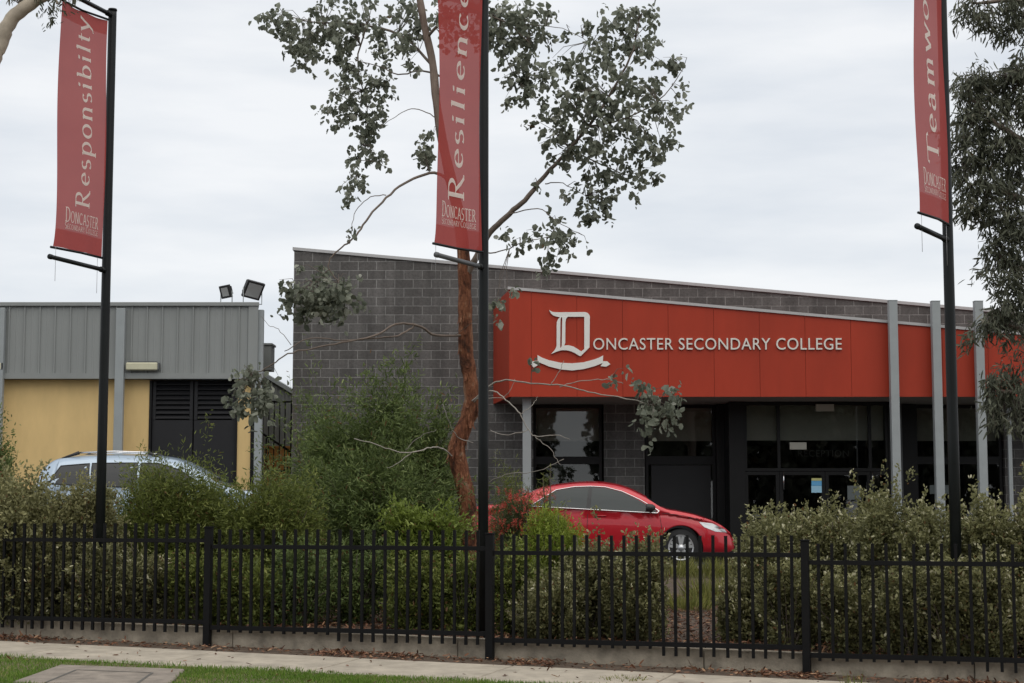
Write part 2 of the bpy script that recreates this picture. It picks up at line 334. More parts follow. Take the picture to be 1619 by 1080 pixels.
# slab set in the verge, bottom left
def slabpt(px, py, dz=0):
    a = (px - CX) / F; b = (CY - py) / F
    d = Vector((a, math.cos(TH) - b * math.sin(TH), math.sin(TH) + b * math.cos(TH)))
    t = 1.3 / -d.z
    for _ in range(6):
        p = Vector((0, 0, EYE)) + d * t; t = (EYE - gz(p.x, p.y)) / -d.z
    p = Vector((0, 0, EYE)) + d * t; return Vector((p.x, p.y, p.z + dz))
q = [slabpt(20, 1083), slabpt(95, 1056), slabpt(292, 1063), slabpt(258, 1094)]
SLABQ = list(q)
mb = MB(); mb.hexa([p + Vector((0,0,-.05)) for p in q], [p + Vector((0,0,.03)) for p in q])
slab = mb.build('concrete_slab', M['slab'], bevel=.01); tag(slab, 'weathered concrete pit slab set flush in the grass verge, bottom left', 'slab')
mb = MB()
def lerp(a, b, t): return a + (b - a) * t
def qp(s_, t_): return lerp(lerp(q[1], q[2], s_), lerp(q[0], q[3], s_), t_) + Vector((0, 0, .0325))
for (a, b) in (((.22, .28), (.80, .28)), ((.80, .28), (.80, 1)), ((.22, .28), (.22, 1))):
    p0, p1 = qp(*a), qp(*b); d = (p1 - p0).normalized(); nn = Vector((-d.y, d.x, 0)) * .012
    mb.add([p0 - nn, p1 - nn, p1 + nn, p0 + nn], [(0, 1, 2, 3)])
mb.build('lid_joint', M['slabline'], slab)
# ------------------------------------------------------------------ leaves engine
LT = np.array([(0,0,0),(.32,.5,.10),(.78,.38,.08),(1,0,-.04),(.78,-.38,.08),(.32,-.5,.10)])   # rounded folded leaf
DT = np.array([(0,0,0),(.45,.5,.08),(1,0,0),(.45,-.5,.08)])
def leaves(name, C, D, Ln, Wd, m, parent=None, tmpl=None, rnd=None, nrm=None):
    """one mesh of many small folded leaves; C base points, D axis directions"""
    T = LT if tmpl is None else tmpl
    N = len(C); k = len(T)
    C = np.asarray(C, float); D = np.asarray(D, float); D = D / (np.linalg.norm(D, axis=1, keepdims=True) + 1e-9)
    r = RNG.normal(size=(N, 3)) if nrm is None else nrm + RNG.normal(size=(N, 3)) * .45
    B = np.cross(D, r); B /= (np.linalg.norm(B, axis=1, keepdims=True) + 1e-9); Nn = np.cross(B, D)
    Ln = np.broadcast_to(np.asarray(Ln, float), (N,)); Wd = np.broadcast_to(np.asarray(Wd, float), (N,))
    V = C[:, None, :] + D[:, None, :] * (T[None, :, 0, None] * Ln[:, None, None]) + B[:, None, :] * (T[None, :, 1, None] * Wd[:, None, None]) + Nn[:, None, :] * (T[None, :, 2, None] * Wd[:, None, None] * 2)
    V = V.reshape(-1, 3)
    if k == 6: fp = np.array([[0,1,2,3],[0,3,4,5]])
    else: fp = np.array([[0,1,2,3]])
    Fi = (fp[None] + (np.arange(N) * k)[:, None, None]).reshape(-1)
    me = bpy.data.meshes.new(name); me.vertices.add(len(V)); me.vertices.foreach_set('co', V.astype(np.float32).ravel())
    nf = N * len(fp); me.loops.add(nf * 4); me.loops.foreach_set('vertex_index', Fi.astype(np.int32))
    me.polygons.add(nf); me.polygons.foreach_set('loop_start', np.arange(nf, dtype=np.int32) * 4)
    at_ = me.attributes.new('rnd', 'FLOAT', 'POINT')
    rv = RNG.random(N) if rnd is None else rnd
    at_.data.foreach_set('value', np.repeat(np.clip(rv, 0, 1), k).astype(np.float32))
    me.update(calc_edges=True); me.materials.append(m)
    return link(name, me, parent)
def dirs(n): 
    d = RNG.normal(size=(n, 3)); return d / np.linalg.norm(d, axis=1, keepdims=True)
def shrub(name, label, c, rx, ry, z0, z1, shoots, per, ln, wd, m, cat='shrub', group=None, spread=.05, shell=(.55, 1.05), stick=.45, tmpl=None, up=.6, flow=None, low=.45, stems=7, lump=.22, clump=26, spikes=0, kvar=.13):
    """leafy shoots radiating from a woody base; c=(x,y)"""
    base = Vector((c[0], c[1], gz(*c)))
    root = empty(name, base, label, cat, group)
    H = z1 - z0; zc = z0 + H * low
    ncl = max(5, shoots // clump); kd = dirs(ncl); ki = RNG.integers(0, ncl, shoots); kr = 1 + kvar * RNG.normal(size=ncl)
    d = kd[ki] + RNG.normal(size=(shoots, 3)) * .20; d /= np.linalg.norm(d, axis=1, keepdims=True); ph = RNG.random((6, 3)) * 6
    lob = sum(np.sin(d @ (RNG.normal(size=3) * 3.2) + ph[i, 0]) for i in range(4)) / 4
    rr = (shell[0] + (shell[1] - shell[0]) * RNG.random(shoots) ** .6) * (1 + lump * lob) 
    rr *= (1 + .06 * RNG.normal(size=shoots)) * kr[ki]
    if spikes: rr = np.where((RNG.random(shoots) < spikes) & (d[:, 2] > .25), rr * RNG.uniform(1.1, 1.45, shoots), rr)
    ktone = RNG.random(ncl)[ki]
    up_r = z1 - zc; dn_r = zc - z0
    sc = np.where(d[:, 2] > 0, up_r, dn_r)
    tip = np.stack([c[0] + d[:, 0] * rx * rr, c[1] + d[:, 1] * ry * rr, zc + d[:, 2] * sc * rr], 1)
    bs = np.stack([c[0] + d[:, 0] * rx * .3, c[1] + d[:, 1] * ry * .3, np.full(shoots, z0 + .1 * H)], 1)
    out = np.stack([d[:, 0], d[:, 1], np.abs(d[:, 2]) * .5 + up], 1); out /= np.linalg.norm(out, axis=1, keepdims=True)
    Ls = stick * (.6 + .8 * RNG.random(shoots))
    t = RNG.random((shoots, per)) 
    P = tip[:, None, :] - out[:, None, :] * (t * Ls[:, None])[..., None]
    P += RNG.normal(size=P.shape) * spread * (.35 + t[..., None])
    A = out[:, None, :] * .7 + RNG.normal(size=P.shape) * .75
    P = P.reshape(-1, 3); A = A.reshape(-1, 3)
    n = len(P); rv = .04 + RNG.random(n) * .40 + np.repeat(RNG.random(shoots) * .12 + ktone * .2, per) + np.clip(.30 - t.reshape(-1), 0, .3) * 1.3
    keep = P[:, 2] > z0 - .02
    P, A, rv = P[keep], A[keep], rv[keep]; n = len(P); rv = np.where(RNG.random(n) < .02, 0., rv)
    s = .65 + .7 * RNG.random(n)
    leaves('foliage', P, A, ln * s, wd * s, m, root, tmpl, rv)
    mb = MB()
    idx = RNG.choice(shoots, min(shoots, stems * 9), replace=False)
    for q_, i in enumerate(idx):
        a = Vector(bs[i] * .35 + np.array([c[0], c[1], z0]) * .65); a.z = base.z - .03; b = Vector(tip[i]); mid = a.lerp(b, .55) + Vector((0, 0, .1 * H))
        rad = .014 if q_ < stems else .005
        mb.tube([a, a.lerp(mid, .5), mid, b], [rad, rad * .8, rad * .6, rad * .25], 5, cap=False)
    mb.build('stems', M['twig'], root)
    return root
# ------------------------------------------------------------------ block building with red canopy
YW, YF = 35.8, 33.5
cp_r = 15.0
b0 = at(462, 640, YW)
bld = empty('school_building', (4.0, YW, zcp(4)), 'single storey grey block school building with sloping parapet and deep red canopy fascia', 'building')
xl = b0.x
zt = lambda px, py, Y: at(px, py, Y).z
zTL = zt(462, 396, YW); pR = at(1400, 479, YW); slope = (pR.z - zTL) / (pR.x - xl)
ztop = lambda x: zTL + slope * (x - xl)
zsof = zt(1000, 627, YF)
zb = zcp(4) - .6
mb = MB()
def wallseg(x0, x1, za, zb0, zb1, y0=YW, y1=YW + .3, m=0):
    mb.hexa([(x0,y0,za),(x1,y0,za),(x1,y1,za),(x0,y1,za)], [(x0,y0,zb0),(x1,y0,zb1),(x1,y1,zb1),(x0,y1,zb0)], m)
XR = 16.0
wallseg(xl, XR, zsof, ztop(xl), ztop(XR))
wallseg(xl, XR, zsof, ztop(xl), ztop(XR), YW + 9.7, YW + 10)
wallseg(xl, xl + .3, zsof, ztop(xl), ztop(xl + .3), YW + .3, YW + 9.7)
wallseg(XR - .3, XR, zsof, ztop(XR - .3), ztop(XR), YW + .3, YW + 9.7)
wallseg(xl, xl + .3, zb, zsof, zsof, YW + .3, YW + 10)
wx = lambda px: at(px, 700, YW).x
segs = [(xl, wx(843)), (wx(955), wx(1019)), (wx(1588), XR)]
for a, b in segs: wallseg(a, b, zb, zsof, zsof)
mb.build('wall', M['block'], bld)
mb = MB(); mb.hexa([(xl+.3, YW+.3, ztop(xl+.3)-.25), (XR-.3, YW+.3, ztop(XR-.3)-.25), (XR-.3, YW+9.7, ztop(XR-.3)-.25), (xl+.3, YW+9.7, ztop(xl+.3)-.25)], [(xl+.3, YW+.3, ztop(xl+.3)-.2), (XR-.3, YW+.3, ztop(XR-.3)-.2), (XR-.3, YW+9.7, ztop(XR-.3)-.2), (xl+.3, YW+9.7, ztop(xl+.3)-.2)])
mb.build('roof', M['metal'], bld)
mb = MB(); a, b = xl - .03, XR + .03
mb.hexa([(a, YW-.04, ztop(a)+.002), (b, YW-.04, ztop(b)+.002), (b, YW+.34, ztop(b)+.002), (a, YW+.34, ztop(a)+.002)], [(a, YW-.04, ztop(a)+.065), (b, YW-.04, ztop(b)+.065), (b, YW+.34, ztop(b)+.065), (a, YW+.34, ztop(a)+.065)])
mb.build('parapet_capping', M['cap'], bld)
# canopy: red fascia panels on a dark core, angled left return
fTL = at(805, 458, YF); fR = at(1405, 511, YF); fsl = (fR.z - fTL.z) / (fR.x - fTL.x)
fz = lambda x: fTL.z + fsl * (x - fTL.x)
xr0 = fTL.x; xb0 = at(780, 600, YW).x
mb = MB()
core = [(xr0 + .05, YF + .03), (XR, YF + .03), (XR, YW - .002), (xb0 + .05, YW - .002)]
mb.hexa([(x, y, zsof + .012) for x, y in core], [(x, y, fz(x) - .02) for x, y in core])
mb.build('canopy_core', M['reddark'], bld)
fas = MB(); x = at(840, 560, YF).x; jx = []
while x < XR: jx.append(x); x += .905
edges = [xr0] + jx + [XR]
zmid = zsof + .9
for a, b in zip(edges[:-1], edges[1:]):
    g = .003
    fas.hexa([(a+g, YF, zsof-.004), (b-g, YF, zsof-.004), (b-g, YF+.028, zsof-.004), (a+g, YF+.028, zsof-.004)], [(a+g, YF, fz(a)), (b-g, YF, fz(b)), (b-g, YF+.028, fz(b)), (a+g, YF+.028, fz(a))])
nx = Vector((xb0 - xr0, YW - YF, 0)).normalized()
A0, A1 = (xr0, YF + .001), (xb0, YW - .004)
fas.hexa([(A0[0], A0[1], zsof-.004), (A0[0]+.03, A0[1]+.03, zsof-.004), (A1[0]+.03, A1[1], zsof-.004), (A1[0], A1[1], zsof-.004)], [(A0[0], A0[1], fz(A0[0])), (A0[0]+.03, A0[1]+.03, fz(A0[0])), (A1[0]+.03, A1[1], fz(A0[0])-.03), (A1[0], A1[1], fz(A0[0])-.03)])
fo = fas.build('canopy_fascia', M['red'], bld)
mb = MB(); x0, x1 = xr0 - .03, XR
mb.hexa([(x0, YF-.035, fz(x0)+.001), (x1, YF-.035, fz(x1)+.001), (x1, YF+.12, fz(x1)+.001), (x0, YF+.12, fz(x0)+.001)], [(x0, YF-.035, fz(x0)+.055), (x1, YF-.035, fz(x1)+.055), (x1, YF+.12, fz(x1)+.055), (x0, YF+.12, fz(x0)+.055)])
mb.build('canopy_capping', M['cap'], bld)
mb = MB(); mb.hexa([(xr0+.05, YF+.032, zsof-.003), (XR, YF+.032, zsof-.003), (XR, YW+.9, zsof-.003), (xb0+.3, YW-.003, zsof-.003)], [(xr0+.05, YF+.032, zsof+.008), (XR, YF+.032, zsof+.008), (XR, YW+.9, zsof+.008), (xb0+.3, YW-.003, zsof+.008)])
mb.build('canopy_soffit', M['soffit'], bld)
# room behind glazing
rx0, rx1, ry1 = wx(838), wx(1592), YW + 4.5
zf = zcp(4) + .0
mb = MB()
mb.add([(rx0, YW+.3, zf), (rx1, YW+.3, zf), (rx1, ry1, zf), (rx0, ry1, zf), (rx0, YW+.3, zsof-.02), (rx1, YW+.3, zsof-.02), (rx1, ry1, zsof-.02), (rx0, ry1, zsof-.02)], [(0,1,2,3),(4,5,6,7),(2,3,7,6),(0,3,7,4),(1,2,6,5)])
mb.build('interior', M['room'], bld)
def glazed(x0, x1, z0, z1, Y, name='window', fw=.06, mull=(), trans=(), blind=None, panes=True):
    """framed glazing unit; frame > pane, blind"""
    f = MB()
    f.box(x0, x0+fw, Y-.04, Y+.06, z0, z1); f.box(x1-fw, x1, Y-.04, Y+.06, z0, z1)
    f.box(x0+fw, x1-fw, Y-.038, Y+.058, z1-fw, z1); f.box(x0+fw, x1-fw, Y-.038, Y+.058, z0, z0+fw)
    for xm in mull: f.box(xm-fw/2, xm+fw/2, Y-.036, Y+.056, z0+fw, z1-fw)
    for zm, th in trans: f.box(x0+fw, x1-fw, Y-.034, Y+.054, zm-th/2, zm+th/2)
    fo = f.build(name, M['frame'], bld)
    p = MB(); p.add([(x0+.02, Y, z0+.02), (x1-.02, Y, z0+.02), (x1-.02, Y, z1-.02), (x0+.02, Y, z1-.02)], [(0,1,2,3)]); p.build('pane', M['glass'], fo)
    if blind:
        b = MB(); b.box(x0+fw, x1-fw, Y+.14, Y+.15, blind, z1-.02); b.build('blind', M['blind'], fo)
    return fo
zW = lambda py, Y=YW+.15: at(900, py, Y).z
Yg = YW + .15
glazed(wx(843), wx(952), zf, zsof-.02, Yg, trans=((zW(728), .16),), blind=zW(697))
glazed(wx(1021), wx(1132), zf, zsof-.02, Yg, trans=((zW(728), .18),), blind=zW(697))
# solid dark lower panel of second window
mb = MB(); mb.box(wx(1030), wx(1124), Yg-.03, Yg-.01, zf+.08, zW(736)); mb.build('door_panel', M['door'], bld)
# pier and entry box (stands forward)
YE = 35.0; ex = lambda px: at(px, 700, YE).x; zE = lambda py: at(1250, py, YE).z
for a_, b_, c_ in ((wx(1132), ex(1152)-.001, YW-.1), (ex(1152), ex(1176), YE-.08), (ex(1404), ex(1420), YE-.08), (ex(1420)+.001, wx(1448), YW-.1)):
    MB().box(a_, b_, c_, YW+.2, zf, zsof-.02).build('pier', M['frame'], bld)
mb = MB(); mb.box(ex(1424), ex(1432), YE+.3, YE+.5, zf, zsof-.03); mb.build('steel_mullion', M['polegrey'], bld)
ent = glazed(ex(1176), ex(1404), zE(745), zsof-.02, YE, 'entry_transom', mull=(ex(1231), ex(1375)), blind=zE(696))
for a, b in ((1176, 1231), (1231, 1303), (1303, 1375), (1375, 1404)):
    d = glazed(ex(a)+.004, ex(b)-.004, zf, zE(745)-.01, YE, 'entry_door' if b - a > 40 else 'sidelight', fw=.07)
    if b - a > 40:
        hx = ex(b) - .04 if a != 1303 else ex(b) - .04
        h = MB(); hz = zE(755)
        hx = {1231: ex(1237), 1303: ex(1375)}.get(b, ex(1377)) if b in (1231,) else (ex(1377) if b == 1375 else ex(1290))
        if b != 1303:
            h.tube([(hx, YE-.09, hz-.25), (hx, YE-.09, hz+.12)], .012, 6); h.tube([(hx, YE-.09, hz+.10), (hx, YE-.03, hz+.10)], .008, 5); h.tube([(hx, YE-.09, hz-.22), (hx, YE-.03, hz-.22)], .008, 5)
            h.build('handle', M['chrome'], d)
glazed(wx(1448), wx(1586), zf, zsof-.02, Yg, trans=((zW(728), .16),), mull=(wx(1490),), blind=zW(697))
# notices, fittings and a lamp reflection built as a box
def plate(name, px0, px1, py0, py1, Y, m, th=.006):
    a = at(px0, py1, Y); b = at(px1, py0, Y); mb = MB(); mb.box(a.x, b.x, Y-th, Y, a.z, b.z); return mb.build(name, m, None)
po = empty('door_notice', at(1291, 768, YE-.05), 'small blue and yellow notice stuck to the glass entry door', 'notice')
for nm, a, b, m in (('yellow_strip', 756, 760, M['postery']), ('blue_panel', 760.3, 768, M['poster']), ('pale_panel', 768.3, 779, mat('poster_pale', (.35, .62, .80), .6))):
    p0, p1 = at(1283, b, YE-.05), at(1299, a, YE-.05); mb = MB(); mb.box(p0.x, p1.x, YE-.056, YE-.05, p0.z, p1.z); mb.build(nm, m, po)
for (a, b, c, d, lab) in ((1340, 1361, 768, 790, 'grey paper notice on the entry glass right of the blue notice'), (1470, 1502, 767, 781, 'wide grey notice behind the glass right of the entry')):
    o = plate('paper_notice', a, b, c, d, YE-.05 if a < 1400 else Yg-.05, mat('paper', (.12, .14, .14), .7)); tag(o, lab, 'notice')
s_ = empty('exit_and_reflection_box', at(1302, 645, YE+.35), 'pale box standing in for a soffit light reflected in the entry transom', 'light')
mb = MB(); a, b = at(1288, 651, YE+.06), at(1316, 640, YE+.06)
mb.box(a.x, b.x, YE-.12, YE-.042, a.z, b.z); mb.build('housing', M['sign_and_reflection'], s_)  # reflection of a soffit light built as a pale box, no real fitting
s_ = empty('exit_and_reflection_box', at(1260, 706, YE+.3), 'grey rectangular light box on the entry glass just above the faint lettering', 'light')
mb = MB(); a, b = at(1247, 711, YE+.06), at(1273, 700, YE+.06); mb.box(a.x, b.x, YE-.10, YE-.042, a.z, b.z); mb.build('housing', M['sign_and_reflection'], s_)
# canopy posts
def gpost(px, py, label, Y, w, d, ztop_, x=None, nm='canopy_post'):
    X = at(px, py, Y).x; root = empty(nm, (X, Y, zcp(X)), label, 'post', 'grey steel posts of the red canopy')
    mb = MB(); mb.box(X-w/2, X+w/2, Y-d/2, Y+d/2, zcp(X), ztop_); mb.build('shaft', M['metalp'], root, bevel=.006)
    mb = MB(); mb.box(X-w/2-.05, X+w/2+.05, Y-d/2-.05, Y+d/2+.05, zcp(X)-.05, zcp(X)+.035); mb.build('base_plate', M['polegrey'], root)
    mb = MB(); mb.box(X-w/2-.004, X+w/2+.004, Y-d/2-.004, Y+d/2+.004, ztop_+.001, ztop_+.012); mb.build('end_cap', M['metalp'], root)
    return root
YP = YF - .16
for px, py, pt, lab in ((1414, 620, 476, 'tall pale grey post standing in front of the red fascia, nearest the lettering'), (1482, 620, 477, 'tall grey post before the red fascia, middle one, beside the right black banner pole'), (1550, 620, 477, 'tall pale grey post in front of the red fascia, rightmost beside the dark gum tree')):
    gpost(px, py, lab, YP, .165, .16, at(px, pt, YP).z)
gpost(833, 700, 'short grey post holding up the left end of the red canopy', YF + .35, .17, .17, zsof - .02)
gpost(1596, 700, 'slim grey post under the right end of the red canopy', YF + .6, .08, .08, zsof - .02)
# ------------------------------------------------------------------ sign on the fascia
sg = empty('school_sign', at(1000, 545, YF), 'raised silver school name with a large blackletter D emblem and ribbon on red fascia', 'sign')
YS = YF - .03
def emb(poly, off, name_, mb):
    f0 = lambda x, y: tuple(at(820 + x / 8.306, 470 + y / 8.306, YS) + Vector((0, -off, 0)))
    f1 = lambda x, y: tuple(at(820 + x / 8.306, 470 + y / 8.306, YS) + Vector((0, .03, 0)))
    mb.prism(poly, f0, f1)
D = MB()
emb([(400,168),(420,180),(440,192),(480,197),(530,198),(870,195),(905,205),(930,235),(936,262),(862,257),(640,257),(545,264),(500,255),(455,240),(425,215)], .010, 'D', D)
emb([(862,256),(935,256),(930,660),(862,700)], .012, 'D', D)
emb([(545,262),(515,292),(500,330),(498,640),(480,685),(428,745),(490,712),(545,680),(549,300),(558,262)], .014, 'D', D)
emb([(570,262),(645,256),(622,285),(614,330),(612,600),(590,660),(548,690),(566,640),(572,300)], .016, 'D', D)
emb([(430,745),(500,700),(560,655),(605,634),(660,632),(720,648),(780,685),(822,712),(862,680),(925,655),(922,668),(818,770),(800,772),(740,735),(680,708),(620,696),(560,697),(500,715)], .018, 'D', D)
D.build('emblem_letter', M['emblem'], sg)
D = MB()
emb([(247,760),(310,795),(400,828),(550,860),(700,868),(850,855),(1000,815),(1060,792),(1110,764),(1106,862),(1000,905),(850,945),(700,962),(550,948),(400,910),(250,848)], .010, 'r', D)
emb([(145,865),(180,842),(244,830),(268,850),(272,876),(240,900),(198,922),(172,895)], .006, 'r', D)
emb([(1112,840),(1165,842),(1205,880),(1150,912),(1075,906),(1098,872)], .006, 'r', D)
D.build('emblem_ribbon', M['emblem'], sg)
def textmesh(body, depth, bevel=0):
    cu = bpy.data.curves.new('t', 'FONT'); cu.body = body; cu.size = 1; cu.extrude = depth; cu.resolution_u = 4; cu.space_character = 1.06
    o = bpy.data.objects.new('t', cu); COL.objects.link(o); bpy.context.view_layer.update()
    me = bpy.data.meshes.new_from_object(o.evaluated_get(bpy.context.evaluated_depsgraph_get()))
    bpy.data.objects.remove(o); return me
def islands(me):
    bm = bmesh.new(); bm.from_mesh(me); bmesh.ops.remove_doubles(bm, verts=bm.verts, dist=1e-6); bm.verts.ensure_lookup_table(); seen = set(); res = []
    for v in bm.verts:
        if v.index in seen: continue
        st = [v]; comp = []; seen.add(v.index)
        while st:
            w = st.pop(); comp.append(w)
            for e in w.link_edges:
                o = e.other_vert(w)
                if o.index not in seen: seen.add(o.index); st.append(o)
        ids = {w.index: i for i, w in enumerate(comp)}; fs = set(f for w in comp for f in w.link_faces)
        res.append(([w.co.copy() for w in comp], [[ids[x.index] for x in f.verts] for f in fs]))
    bm.free(); res.sort(key=lambda r_: min(p.x for p in r_[0])); return res
isl = islands(textmesh('ONCASTER SECONDARY COLLEGE', .5))
X0, X1 = min(p.x for p in isl[0][0]), max(p.x for p in isl[-1][0])
a = at(938, 553, YS); b = at(1331, 553.5, YS); ys = [p.y for r_ in isl for p in r_[0]]; y0, y1 = min(ys), max(ys); hh = at(938, 534.5, YS).z - a.z
for vs, fs in isl:
    mb = MB(); mb.add([(a.x + (p.x - X0) / (X1 - X0) * (b.x - a.x), YS + .012 + (-.022 if p.z > 0 else .022), a.z + (p.y - y0) / (y1 - y0) * hh) for p in vs], fs)
    mb.build('letter', M['letter'], sg)
# mirrored faded wording inside the entry
rec = empty('reception_lettering', at(1305, 716, YE+.5), 'faint grey RECEPTION lettering behind the dark entry glass', 'sign')
isl = islands(textmesh('RECEPTION', .5)); X0, X1 = min(p.x for p in isl[0][0]), max(max(p.x for p in r_[0]) for r_ in isl)
a = at(1262, 722, YE+.4); b = at(1342, 722, YE+.4); hh = at(1300, 711, YE+.4).z - a.z
mb = MB()
for vs, fs in isl: mb.add([(a.x + (p.x - X0) / (X1 - X0) * (b.x - a.x), YE + .4 + (-.005 if p.z > 0 else .005), a.z + p.y / .73 * hh) for p in vs], fs)
mb.build('wording', mat('faded_letter', (.12, .12, .12), .6), rec)
# ------------------------------------------------------------------ yellow building with grey cladding
YL = 34.8; lx = lambda px, py=600, Y=YL: at(px, py, Y).x; lz = lambda py, Y=YL, px=200: at(px, py, Y).z
yb = empty('yellow_building', (lx(200), YL + .3, zcp(-8)), 'low yellow rendered building with grey ribbed metal fascia and charcoal louvred doors', 'building')
XL0 = -22; xe = lx(407)
zt_, zc1, zc0, zbm = lz(478), lz(484), lz(590), lz(599)
mb = MB()
YWL = YL + .22
mb.box(XL0, lx(234, 650), YWL, YWL+.25, zb, zbm); mb.box(lx(370, 650), lx(394, 650), YWL, YWL+.25, zb, zbm)
mb.box(XL0, lx(394, 650)-1.6, YWL + 7.75, YWL+8, zb, zbm)
xw = lx(394, 650); mb.hexa([(xw-.25, YWL+.25, zb), (xw, YWL+.25, zb), (xw-1.35, YWL+8, zb), (xw-1.6, YWL+8, zb)], [(xw-.25, YWL+.25, zbm), (xw, YWL+.25, zbm), (xw-1.35, YWL+8, zbm), (xw-1.6, YWL+8, zbm)])
mb.build('wall', M['yellow'], yb)
mb = MB()
mb.box(XL0, xe-.02, YL+.03, YL+8, zbm-.0, zt_-.02)
x = lx(12, 540)
mb.v = []; mb.f = []; mb.m = []; mb.sm = []
# ribbed sheet as one corrugated profile
prof = []; xx = XL0; k = 0
rib = .316; off = (lx(38, 540) - XL0) % rib
xs = []; x = XL0 + off
while x < xe - .05: xs.append(x); x += rib
pts = [(XL0, YL+.02)]
for x in xs: pts += [(x-.022, YL+.02), (x-.012, YL-.012), (x+.012, YL-.012), (x+.022, YL+.02), (x+.13, YL+.02), (x+.14, YL+.014), (x+.17, YL+.014), (x+.18, YL+.02)]
pts = [p for p in pts if p[0] < xe-.03] + [(xe-.02, YL+.02)]
n = len(pts)
mb.add([(x, y, zc0) for x, y in pts] + [(x, y, zc1) for x, y in pts], [(i, i+1, n+i+1, n+i) for i in range(n-1)])
mb.hexa([(XL0, YL+.025, zbm+.005), (xe-.021, YL+.025, zbm+.005), (xe-1.4, YL+8, zbm+.005), (XL0, YL+8, zbm+.005)], [(XL0, YL+.025, zt_-.06), (xe-.021, YL+.025, zt_-.06), (xe-1.4, YL+8, zt_-.06), (XL0, YL+8, zt_-.06)])
mb.build('metal_fascia', M['metal'], yb)
mb = MB(); mb.hexa([(XL0, YL-.05, zc1-.003), (xe+.02, YL-.05, zc1-.003), (xe-1.36, YL+8.02, zc1-.003), (XL0, YL+8.02, zc1-.003)], [(XL0, YL-.05, zt_), (xe+.02, YL-.05, zt_), (xe-1.36, YL+8.02, zt_), (XL0, YL+8.02, zt_)]); mb.build('capping', M['metal'], yb, bevel=.008)
mb = MB(); mb.box(XL0, xe, YL-.03, YL+.06, zbm, zc0); mb.build('bottom_trim', M['metal'], yb)
mb = MB(); mb.box(xe-.2, xe-.003, YL-.022, YL+.02, zc0+.002, zc1-.004); mb.build('corner_flashing', M['metal'], yb)
for pxa, pxb, top, Yc in ((-10, 4, 487, YL-.08), (181, 195, 488, YL-.08), (403, 415, 490, YL+.1)):
    mb = MB(); xa, xb = lx(pxa, 640, Yc), lx(pxb, 640, Yc); mb.box(xa, xb, Yc-.05, Yc+.08, zcp(-8), lz(top, Yc)); mb.build('column', M['metalp'], yb, bevel=.006)
# two-leaf louvred doors
xa, xm, xb = lx(236, 660), lx(302, 660), lx(369, 660); zl = lz(660)
zd = zcp(-6)
MB().box(lx(394, 650)+.002, lx(403.5, 650), YWL-.02, YWL+.12, zcp(-6), zbm-.01).build('corner_post', M['frame'], yb)
mb = MB(); mb.box(xa-.05, xa, YWL-.02, YWL+.1, zd, zbm-.01); mb.box(xb, xb+.05, YWL-.02, YWL+.1, zd, zbm-.01); mb.box(xa, xb, YWL+.2, YWL+.24, zd, zbm-.012); mb.build('door_frame', M['frame'], yb)
for x0, x1 in ((xa+.005, xm-.012), (xm+.012, xb-.005)):
    mb = MB(); mb.box(x0, x1, YWL+.04, YWL+.09, zd, zl-.04); mb.box(x0, x0+.07, YWL+.03, YWL+.09, zl-.039, zbm-.03); mb.box(x1-.07, x1, YWL+.03, YWL+.09, zl-.039, zbm-.03)
    dd = mb.build('door', M['door'], yb, bevel=.004)
    lv = MB(); z = zl
    while z < zbm - .06:
        lv.add([(x0+.07, YWL+.03, z), (x1-.07, YWL+.03, z), (x1-.07, YWL+.09, z+.075), (x0+.07, YWL+.09, z+.075), (x0+.07, YWL+.03, z-.012), (x1-.07, YWL+.03, z-.012), (x1-.07, YWL+.09, z+.063), (x0+.07, YWL+.09, z+.063)], [(0,1,2,3),(7,6,5,4),(0,4,5,1),(2,6,7,3)]); z += .1
    lv.build('louvre', M['door'], dd)
# cream wall lights
for pa, pb, lab in ((201, 251, 'long cream batten light under the grey metal fascia right of the column'), (-40, 5, 'cream batten light cut by the left edge of the photo')):
    x0, x1 = lx(pa, 580), lx(pb, 580); z0, z1 = lz(586), lz(574)
    w = empty('wall_light', ((x0+x1)/2, YL-.05, (z0+z1)/2), lab, 'light', 'cream wall lights on the metal fascia')
    mb = MB(); mb.box(x0, x1, YL-.14, YL-.06, z0, z1); mb.build('diffuser', M['cream'], w, bevel=.02)
    mb = MB(); mb.box(x0+.03, x1-.03, YL-.055, YL-.005, z0+.02, z1+.03); mb.box(x1+.001, x1+.03, YL-.13, YL-.02, z0+.01, z1-.01); mb.build('backing', M['polegrey'], w)
